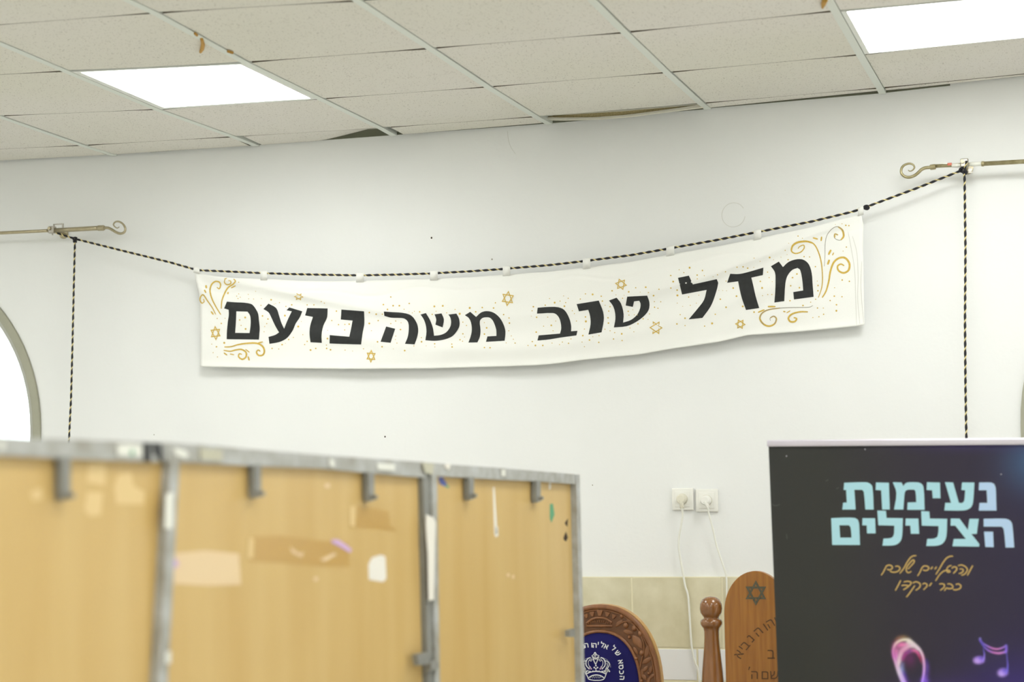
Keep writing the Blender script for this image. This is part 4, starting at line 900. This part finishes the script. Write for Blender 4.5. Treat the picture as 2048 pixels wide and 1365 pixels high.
for s_ in (1, -1):
    f = lambda x, s_=s_: 322+s_*x
    z = lambda x, y, f=f: ZC(f(x), y)
    thr(z, [(165, 1170), (205, 1120), (208, 1070), (175, 1040), (140, 1035)], T1*1.3); thr(z, [(150, 1165), (182, 1115), (175, 1065)], T1)
    thr(z, [(100, 1160), (145, 1110), (148, 1050), (120, 1000), (80, 985)], .0019); thr(z, [(85, 1140), (112, 1090), (110, 1040), (80, 1010)], T1)
    thr(z, [(75, 1000), (55, 1020), (75, 1040), (92, 1015)], T1); thr(z, [(0, 1090), (20, 1050), (40, 1000)], .0018)
    for x, y, m_ in ((190, 1175, 'thread'), (170, 1195, 'thread'), (95, 1150, 'thread2'), (205, 1190, 'thread')):
        c = ZC(f(x-8), y)
        for dx, dy in ((0, -2.1), (-2, 1), (2, 1)):
            q = on_y(c[0]+dx, c[1]+dy, YV); b = MB(); b.prism([(q.x+.0028*cos(k*pi/3), YV, q.z+.0028*sin(k*pi/3)) for k in range(6)], (0, .0012, 0)); b.build('embroidery', m_, ch1)
    for k in range(14):
        t = k/13; a = pi*.5*t; q = on_y(*ZC(f(60+172*sin(a)), 1130-150*cos(a)), YV); b = MB(); b.prism([(q.x+.0011*cos(j*pi/2), YV, q.z+.0011*sin(j*pi/2)) for j in range(4)], (0, .001, 0)); b.build('embroidery', 'thread', ch1)
thr(ZC, [(312, 900), (335, 940), (375, 955), (345, 985), (322, 1012), (298, 985), (262, 955), (290, 940), (312, 900)], .0017, smooth=False); thr(ZC, [(314, 935), (325, 955), (320, 978), (303, 958), (314, 935)], T1, smooth=False)
thr(ZC, [(275, 975), (290, 1010), (318, 990), (350, 1010), (370, 975)], .0016)
for dx, dy in ((0, -4), (-3.2, 0), (3.2, 0), (0, 2.5)):
    q = on_y(ZC(325, 1140)[0]+dx, ZC(325, 1140)[1]+dy, YV); b = MB(); b.prism([(q.x+.003*cos(k*pi/3), YV, q.z+.003*sin(k*pi/3)) for k in range(6)], (0, .0012, 0)); b.build('embroidery', 'thread', ch1)
for chh, x, y, a in (('ה', 732, 1300, -92), ('כ', 724, 1215, -90), ('ס', 718, 1130, -84), ('א', 708, 1050, -76), ('ש', 665, 915, -47), ('ל', 600, 842, -38), ('א', 485, 815, -17), ('ל', 425, 790, -12), ('י', 363, 775, -5), ('ה', 307, 795, 0), ('ו', 263, 790, 2), ('ה', 178, 795, 9), ('נ', 128, 808, 14), ('ב', 88, 830, 20), ('י', 48, 835, 26), ('א', 10, 880, 34)):
    put_glyph(chh, *ZC(x, y), 8.6, a, YV-.0004, 'thread', 'embroidered_letter', ch1, .38)
# seat, arms, legs
b = MB(); b.box((xc-.24, YC-.50, .40), (xc+.24, YC-.004, .45)); bevel(b.build('seat_frame', 'wood', ch1), .008)
b = MB(); b.box((xc-.215, YC-.48, .45), (xc+.215, YC-.02, .50)); bevel(b.build('seat_cushion', 'velvet', ch1), .02, 3)
for sx in (-1, 1):
    b = MB(); b.box((xc+sx*.215-.022, YC-.49, 0), (xc+sx*.215+.022, YC-.446, .70)); bevel(b.build('leg', 'wood', ch1), .006)
    b = MB(); b.box((xc+sx*.20-.02, YC+.0, 0), (xc+sx*.20+.02, YC+.036, .46)); bevel(b.build('leg', 'wood', ch1), .006)
    b = MB(); b.box((xc+sx*.215-.03, YC-.50, .70), (xc+sx*.215+.03, YC-.002, .735)); bevel(b.build('armrest', 'wood', ch1), .01)

# ================================================================== oak chair with star
YO = -.50
kq = (on_y(1500, 1300, YO)-on_y(1400, 1300, YO)).x/100
xo, zo = on_y(1509.5, 1143, YO).x, on_y(1509.5, 1143, YO).z
ch2 = thing('wooden_armchair', (xo, YO-.2, 0), 'tall varnished oak chair with an inlaid star and carved lettering, half behind the roll-up banner', 'chair')
hw = 63*kq
def arch2(w_, top, h_, zb, y, n=26): return [V((xo-w_, y, zb))]+[V((xo-w_*cos(pi*k/n), y, top-h_+h_*sin(pi*k/n))) for k in range(n+1)]+[V((xo+w_, y, zb))]
b = MB(); b.prism(arch2(hw, zo, 82*kq, .45, YO), (0, .026, 0)); o = b.build('backboard', 'oak', ch2); bevel(o, .004, 2)
ZO5 = lambda x, y: (1140+x*.20508, 1120+y*.20508)
def hexa(ang0, wd):
    cx_, cy_ = ZO5(1812, 325); R_0 = 24.5; T = [(cx_+R_0*cos(ang0+k*2*pi/3)*.97, cy_-R_0*1.03*sin(ang0+k*2*pi/3)) for k in range(3)]
    T2 = [(cx_+(x-cx_)*.68, cy_+(y-cy_)*.68) for x, y in T]; return T, T2
for j, a in enumerate((pi/2, -pi/2)):
    T, T2 = hexa(a, 0); y_ = YO-.0012-.0006*j
    b = MB(); b.prism([on_y(*p, y_) for p in T], (0, .0015, 0), [[on_y(*p, y_) for p in T2]]); b.build('inlaid_star', 'pewter', ch2)
for chh, x, y, h, a in (('א', 1648, 925, 17, 60), ('י', 1678, 868, 17, 55), ('ב', 1712, 838, 17, 50), ('נ', 1762, 772, 17, 48), ('ה', 1838, 705, 17, 42), ('ו', 1908, 660, 17, 35), ('ה', 1955, 625, 17, 30), ('י', 2010, 600, 17, 24),
                        ('ב', 1962, 925, 19, 0), ('׳', 1748, 1085, 17, 0), ('ה', 1800, 1128, 17, 0), ('ם', 1902, 1130, 17, 0), ('ש', 1992, 1128, 17, 0)):
    put_glyph(chh, *ZO5(x, y), h*.92, a, YO-.0008, 'carve', 'carved_letter', ch2)
def post(x):
    z0 = on_y(1420, 1194, YO).z; q = kq
    prof = [(.001, z0), (10*q, z0-1.5*q), (17*q, z0-6*q), (21.5*q, z0-15*q), (22.3*q, z0-24*q), (21*q, z0-32*q), (16.5*q, z0-39*q), (14.5*q, z0-42*q), (15*q, z0-43*q), (20*q, z0-46*q), (21.8*q, z0-50*q), (21.5*q, z0-55*q), (19*q, z0-59*q), (16.5*q, z0-62*q),
            (14.8*q, z0-68*q), (14.6*q, z0-80*q), (15.5*q, z0-96*q), (18*q, z0-120*q), (20.5*q, z0-145*q), (22.5*q, z0-175*q), (22*q, z0-230*q), (17*q, z0-270*q), (21*q, z0-275*q), (21*q, z0-285*q), (20*q, .40), (20*q, .02), (16*q, 0)]
    b = MB(); b.lathe((x, YO+.012, 0), prof, 28); b.build('turned_post', 'turned', ch2, smooth=True)
xp = on_y(1420.5, 1230, YO).x
post(xp); post(2*xo-xp)
b = MB(); b.box((xp+.02, YO-.48, .40), (2*xo-xp-.02, YO-.002, .45)); bevel(b.build('seat', 'oak', ch2), .01)
for x in (xp, 2*xo-xp):
    b = MB(); b.lathe((x, YO-.45, 0), [(.018, 0), (.026, .05), (.02, .2), (.03, .38), (.03, .46), (.018, .5), (.026, .6), (.018, .68)], 20); b.build('leg', 'turned', ch2, smooth=True)
    b = MB(); b.box((x-.03, YO-.49, .68), (x+.03, YO-.012, .71)); bevel(b.build('armrest', 'oak', ch2), .01)

# ================================================================== roll-up banner
YU = -1.30
TL, BL = on_y(1537, 893, YU), on_y(1556, 1365, YU); dn = (BL-TL).normalized()
TRp = on_y(2048, 889, YU); rt = (TRp-TL).normalized(); WB = .85
hgt = (TL.z-.10)/-dn.z
ru = thing('roll_up_banner', (TL.x+.42, YU, 0), 'black roll-up banner with pale blue lettering and purple music notes, in a silver stand', 'banner')
def on_u(px, py, off=0.): return on_y(px, py, YU-off)
def clr(px, py):
    c = V((50, 51, 49)); u = min(1, max(0, (px-1600)/440)); v = (py-890)/475
    c = c.lerp(V((47, 42, 54)), min(1, max(0, (px-1650)/200))*.8)
    c = c.lerp(V((44, 38, 66)), u*u*.8)
    c = c.lerp(V((62, 88, 124)), math.exp(-(((px-2070)/62)**2+((py-925)/62)**2)))
    c = c.lerp(V((60, 46, 110)), .7*math.exp(-(((px-1930)/130)**2+((py-885)/14)**2)))
    c = c.lerp(V((56, 42, 118)), .9*math.exp(-(((px-2050)/120)**2+((py-1400)/90)**2)))
    c = c.lerp(V((58, 42, 110)), .6*math.exp(-(((px-1900)/110)**2+((py-1385)/30)**2)))
    return lin(tuple(c))
NX, NY = 60, 110; vs = []; cols = []
for j in range(NY+1):
    for i in range(NX+1):
        p = TL+rt*(WB*i/NX)+dn*(hgt*(j/NY)); vs.append(p)
        d = p-CAM; zf = d.dot(F_); cols.append(clr(1024+F*d.dot(R_)/zf, 682.5-F*d.dot(U_)/zf))
fs = [(j*(NX+1)+i, j*(NX+1)+i+1, (j+1)*(NX+1)+i+1, (j+1)*(NX+1)+i) for j in range(NY) for i in range(NX)]
sh = obj('printed_sheet', vs, fs, 'print', ru, cols=cols); md = sh.modifiers.new('thick', 'SOLIDIFY'); md.thickness = .0006; md.offset = 1
# top rail
A = TL-rt*.002; B = TL+rt*(WB+.002); n_ = V((0, -1, 0)); upv = V((0, 0, 1)); hh = 12.3*(TRp-TL).length/511
b = MB(); sec = [(-.008, -.001), (-.010, hh*.25), (-.010, hh*.8), (-.004, hh), (.006, hh), (.008, hh*.5), (.008, -.001)]
vs = [P_+V((0, y, 0))+upv*z for P_ in (A, B) for y, z in sec]; n = len(sec)
b.add(vs, [(k, (k+1) % n, n+(k+1) % n, n+k) for k in range(n)]+[tuple(range(n)), tuple(range(n, 2*n))]); b.build('top_rail', 'alu', ru)
b = MB(); b.box((TL.x-.03, YU-.11, 0), (TL.x+WB+.05, YU+.11, .012)); b.box((TL.x-.01+dn.x*hgt, YU-.05, .012), (TL.x+WB+.03, YU+.05, .10)); bevel(b.build('base_cassette', 'alu', ru), .012, 3)
b = MB(); b.tube([(TL.x+WB/2, YU+.03, .10), (TL.x+WB/2, YU+.014, TL.z+.005)], .009, 10); b.build('support_pole', 'alu', ru, smooth=True)
ZU = tr_(1520, 860, .257813); ZU2 = tr_(1520, 1100, .257813); ZU3 = tr_(1680, 1200, .179688)
RL = [[[(1700, 410), (1790, 410), (1815, 420), (1828, 450), (1832, 540), (1835, 628), (1697, 628), (1703, 568), (1763, 568), (1758, 470), (1697, 470)]],
 [[(1435, 408), (1498, 410), (1543, 568), (1568, 568), (1582, 555), (1587, 530), (1592, 470), (1562, 468), (1567, 410), (1663, 410), (1655, 540), (1645, 590), (1620, 615), (1580, 627), (1430, 627), (1437, 568), (1482, 568)]],
 [[(1295, 408), (1396, 410), (1400, 532), (1340, 532), (1335, 470), (1292, 468)]],
 [[(1030, 408), (1098, 410), (1112, 438), (1125, 420), (1145, 410), (1200, 408), (1245, 415), (1268, 445), (1277, 622), (1142, 622), (1145, 565), (1212, 563), (1206, 478), (1195, 466), (1150, 466), (1130, 474), (1122, 495), (1112, 620), (1040, 620), (1058, 490)]],
 [[(900, 410), (1000, 412), (1007, 620), (948, 620), (940, 470), (897, 468)]],
 [[(653, 412), (820, 408), (852, 418), (872, 445), (882, 620), (817, 620), (805, 485), (792, 467), (732, 467), (742, 620), (638, 620), (645, 567), (673, 565), (668, 468), (648, 468)]],
 [[(1735, 692), (1880, 690), (1925, 697), (1950, 718), (1960, 760), (1972, 915), (1905, 915), (1890, 772), (1875, 753), (1735, 752)]], [[(1738, 792), (1808, 792), (1813, 912), (1748, 910)]],
 [[(1480, 690), (1548, 690), (1612, 778), (1625, 692), (1697, 692), (1682, 808), (1640, 810), (1702, 888), (1700, 908), (1493, 905), (1503, 848), (1597, 848), (1515, 745), (1478, 745)]],
 [[(1250, 632), (1313, 635), (1318, 690), (1452, 692), (1447, 820), (1435, 860), (1410, 888), (1370, 901), (1290, 903), (1297, 848), (1350, 845), (1375, 832), (1383, 800), (1385, 748), (1255, 745)]],
 [[(1130, 690), (1228, 690), (1235, 808), (1170, 808), (1166, 745), (1128, 745)]],
 [[(910, 628), (977, 630), (982, 685), (1108, 687), (1103, 820), (1090, 865), (1062, 890), (1025, 899), (950, 900), (958, 845), (1010, 842), (1032, 828), (1040, 800), (1042, 745), (918, 742)]],
 [[(795, 687), (893, 687), (897, 805), (830, 805), (828, 743), (793, 742)]],
 [[(552, 687), (640, 683), (735, 685), (760, 700), (769, 735), (776, 895), (560, 895)], [(616, 742), (688, 742), (702, 758), (710, 838), (622, 838)]]]
for loops in RL:
    b = MB(); b.flat([on_u(*p, .0010) for p in rounded(ZU(loops[0]))], [[on_u(*p, .0010) for p in rounded(ZU(h))] for h in loops[1:]]); b.build('printed_letter', 'paleblue2' if min(p[0] for l in loops for p in l) > 1600 else 'paleblue', ru)
ZC2 = tr_(1755, 1100, .09766)
SC = [[[(75, 525), (120, 460), (165, 370), (200, 325), (265, 322), (305, 360), (285, 400), (240, 415), (195, 400)]],
 [[(360, 345), (420, 340), (460, 380), (435, 430), (370, 460), (300, 460), (255, 440)]],
 [[(795, 125), (730, 130), (670, 170), (600, 270), (540, 380), (455, 490)]],
 [[(625, 400), (690, 330), (745, 265), (750, 222), (715, 220), (655, 280), (600, 360), (590, 430), (620, 470), (665, 465), (690, 440)]],
 [[(820, 540), (865, 470), (905, 385), (945, 340), (1010, 338), (1050, 370), (1030, 415), (980, 430), (930, 415)]],
 [[(1130, 350), (1088, 405)]], [[(1210, 350), (1172, 405)]],
 [[(1545, 135), (1480, 140), (1410, 180), (1340, 270), (1270, 390), (1195, 510)]],
 [[(1515, 325), (1455, 345), (1420, 400), (1430, 455), (1475, 460), (1478, 435), (1420, 425), (1340, 450), (1260, 530), (1190, 640)]],
 [[(1520, 385), (1560, 355), (1615, 365), (1620, 410), (1590, 450), (1550, 490)]],
 [[(1650, 330), (1720, 315), (1800, 350), (1840, 410), (1810, 475), (1760, 515), (1715, 520)], [(1680, 400), (1740, 400), (1755, 440), (1710, 480), (1665, 490)]],
 [[(1950, 325), (1910, 400), (1840, 530)]],
 [[(475, 630), (430, 720), (365, 840)]],
 [[(535, 665), (610, 650), (680, 665), (680, 705), (620, 765), (560, 805), (530, 825)], [(490, 740), (545, 730), (610, 735), (625, 760)]],
 [[(720, 685), (790, 660), (860, 690), (875, 745), (840, 795), (780, 835)], [(765, 735), (700, 830), (640, 915), (590, 975)]],
 [[(920, 710), (965, 690), (1010, 710), (1010, 750), (985, 780), (940, 825)]],
 [[(1112, 680), (1058, 750)]],
 [[(1265, 710), (1310, 700), (1365, 715), (1365, 765), (1330, 800), (1285, 835)]],
 [[(1430, 705), (1490, 705), (1540, 745), (1530, 790), (1460, 800), (1410, 790), (1370, 845)]],
 [[(1600, 715), (1660, 705), (1708, 745), (1680, 800), (1600, 825), (1545, 815)]]]
for g in SC:
    b = MB()
    for s_ in g:
        L, Rr = stroke2(ZC2(s_), 2.6, .7); n = len(L)
        b.add([on_u(p.x, p.y, .0011) for p in L]+[on_u(p.x, p.y, .0011) for p in Rr], [(k, k+1, n+k+1, n+k) for k in range(n-1)])
    b.build('script_letter', 'goldprint', ru)
def sd(p, Q):
    """distance from p to a polyline and the position along it"""
    best = (1e9, 0)
    for k in range(len(Q)-1):
        a, c = Q[k], Q[k+1]; dx, dy = c[0]-a[0], c[1]-a[1]; L = dx*dx+dy*dy
        t = 0 if L == 0 else min(1, max(0, ((p[0]-a[0])*dx+(p[1]-a[1])*dy)/L)); d = hypot(p[0]-a[0]-dx*t, p[1]-a[1]-dy*t)
        if d < best[0]: best = (d, (k+t)/(len(Q)-1))
    return best
def glowprint(name, x0, y0, x1, y1, step, strokes, blobs):
    """printed light drawing: every vertex carries the ink colour of the artwork"""
    S2 = []
    for pts, cs, ws in strokes:
        S2.append(([(p.x, p.y) for p in catmull(pts, 4)], [V(lin(c)) for c in cs], ws))
    nx, ny = int((x1-x0)/step), int((y1-y0)/step); vs = []; cols = []
    for j in range(ny+1):
        for i in range(nx+1):
            x, y = x0+(x1-x0)*i/nx, y0+(y1-y0)*j/ny; c = V(clr(x, y))
            for cx_, cy_, rx, ry, col, pw in blobs:
                q = ((x-cx_)/rx)**2+((y-cy_)/ry)**2
                if q < 6: c = c.lerp(V(lin(col)), pw*math.exp(-q**(2 if pw > .9 else 1)))
            for Q, cs, ws in S2:
                d, u = sd((x, y), Q); w_ = ws[0]+(ws[1]-ws[0])*u
                if d < w_*2.6:
                    v = u*(len(cs)-1); k = min(int(v), len(cs)-2); c = c.lerp(cs[k].lerp(cs[k+1], v-k), math.exp(-(d/w_)**2))
            vs.append(on_u(x, y, .0009)); cols.append(tuple(c))
    obj(name, vs, [(j*(nx+1)+i, j*(nx+1)+i+1, (j+1)*(nx+1)+i+1, (j+1)*(nx+1)+i) for j in range(ny) for i in range(nx)], 'print', ru, cols=cols)
ZF = tr_(1770, 1260, .076923); ZN = tr_(1935, 1265, .073260)
f1 = ZF([(470, 1400), (380, 1180), (320, 1000), (270, 830), (225, 680), (215, 540), (260, 400), (350, 310), (480, 265), (620, 280), (740, 370), (850, 470), (930, 570), (990, 720), (1015, 900), (1015, 1060), (1000, 1200), (960, 1400)])
f2 = ZF([(520, 1400), (400, 1120), (345, 950), (370, 780), (410, 640), (480, 520), (600, 440), (720, 420)])
f3 = ZF([(440, 760), (520, 640), (640, 560), (760, 540), (850, 600), (920, 740), (960, 880)])
glowprint('printed_swirl', 1776, 1264, 1866, 1374, .85,
 [(ZF([(250, 330), (350, 230), (500, 205), (640, 240)]), [(80, 50, 60), (130, 90, 75), (130, 105, 80), (70, 60, 55)], (4, 4)),
  (ZF([(1060, 800), (1090, 950), (1080, 1150), (1020, 1300)]), [(60, 44, 110), (88, 60, 145), (84, 56, 140), (130, 90, 220)], (4, 5)),
  (ZF([(300, 430), (420, 400), (540, 400), (620, 360)]), [(170, 90, 140), (224, 120, 180), (226, 140, 190), (215, 180, 205)], (7, 5)),
  (ZF([(290, 560), (300, 700), (330, 860)]), [(200, 115, 170), (212, 120, 200), (180, 120, 180)], (6, 4)),
  (ZF([(560, 500), (450, 560), (400, 680), (360, 850)]), [(205, 130, 175), (218, 150, 190), (215, 170, 200), (215, 195, 215)], (6.5, 4)),
  (f3, [(150, 60, 130), (150, 54, 130), (130, 70, 140), (205, 105, 160), (200, 90, 150), (150, 50, 90), (90, 50, 80)], (5, 2.6)),
  (ZF([(440, 900), (430, 1030), (470, 1180), (540, 1400)]), [(110, 105, 150), (130, 140, 200), (96, 70, 180), (100, 60, 160)], (4.5, 6)),
  (f2, [(190, 150, 245), (205, 190, 230), (222, 200, 218), (215, 175, 200), (212, 150, 190), (218, 165, 200), (225, 200, 215)], (3.4, 4)),
  (f1, [(205, 165, 250), (214, 200, 230), (214, 170, 215), (210, 120, 200), (205, 130, 185), (226, 190, 195), (228, 215, 195), (228, 222, 208), (224, 210, 222), (222, 200, 222), (224, 165, 205), (210, 160, 225), (200, 155, 250), (170, 130, 250)], (3.0, 2.5)),
  (ZF([(620, 310), (740, 400), (860, 500)]), [(226, 215, 215), (222, 205, 220), (222, 200, 222)], (4.6, 3.2))],
 [(1819, 1318, 13, 16, (120, 40, 110), .45), (1850, 1364, 7, 6, (122, 80, 220), .8)])
glowprint('printed_notes', 1944, 1274, 2020, 1358, .8,
 [(ZN([(340, 190), (400, 290), (520, 370), (680, 445), (820, 465), (950, 430), (1050, 375)]), [(100, 84, 190), (110, 90, 200), (140, 110, 215), (200, 120, 200), (205, 125, 195), (170, 120, 215), (150, 120, 225)], (1.9, 1.6)),
  (ZN([(400, 330), (480, 430), (600, 520), (740, 565), (880, 575), (1040, 540)]), [(84, 70, 180), (110, 90, 200), (160, 110, 210), (200, 120, 195), (205, 130, 205), (160, 120, 225)], (1.6, 2.3)),
  (ZN([(345, 180), (345, 230), (400, 320)]), [(130, 120, 190), (110, 90, 200), (84, 70, 180)], (2.2, 1.8)),
  (ZN([(1055, 380), (1060, 470), (1045, 540)]), [(120, 100, 210), (134, 100, 225), (140, 110, 230)], (2.6, 2.6)),
  (ZN([(435, 440), (445, 520), (460, 600), (450, 720), (420, 800)]), [(76, 66, 150), (90, 78, 170), (120, 100, 210), (150, 125, 235), (150, 125, 235)], (1.0, 2.0)),
  (ZN([(1070, 580), (1085, 760), (1098, 900), (1085, 1040), (1060, 1130)]), [(84, 74, 165), (90, 78, 170), (105, 90, 200), (110, 100, 225), (130, 110, 230)], (1.2, 2.2))],
 [(*ZN([(310, 768)])[0], 10.6, 7.6, (162, 128, 236), .97), (*ZN([(965, 1105)])[0], 10.0, 8.2, (156, 126, 236), .97),
  (*ZN([(260, 790)])[0], 6, 4.5, (205, 170, 245), .7), (*ZN([(920, 1140)])[0], 6, 5, (200, 172, 250), .7), (*ZN([(370, 710)])[0], 5, 3.5, (96, 76, 205), .7), (*ZN([(1010, 1050)])[0], 5, 4, (98, 84, 215), .7)])
# scuffs on the sheet
for pts in (ZU([(90, 575), (115, 590), (155, 580)]), ZU([(205, 810), (210, 850)]), ZU([(510, 400), (530, 388)]), ZU([(590, 460), (612, 450)])):
    L, Rr = stroke2(pts, 1.6); n = len(L); obj('scuff', [on_u(p.x, p.y, .0008) for p in L+Rr], [(k, k+1, n+k+1, n+k) for k in range(n-1)], mat('scuff_grey', (72, 72, 70), .6), ru)
for x, y in ((815, 152), (1870, 346), (205, 205)):
    c = ZU([(x, y)])[0]; obj('speck', [on_u(c[0]+1.0*cos(k*pi/3), c[1]+1.4*sin(k*pi/3), .0009) for k in range(6)], [tuple(range(6))], 'alu', ru)
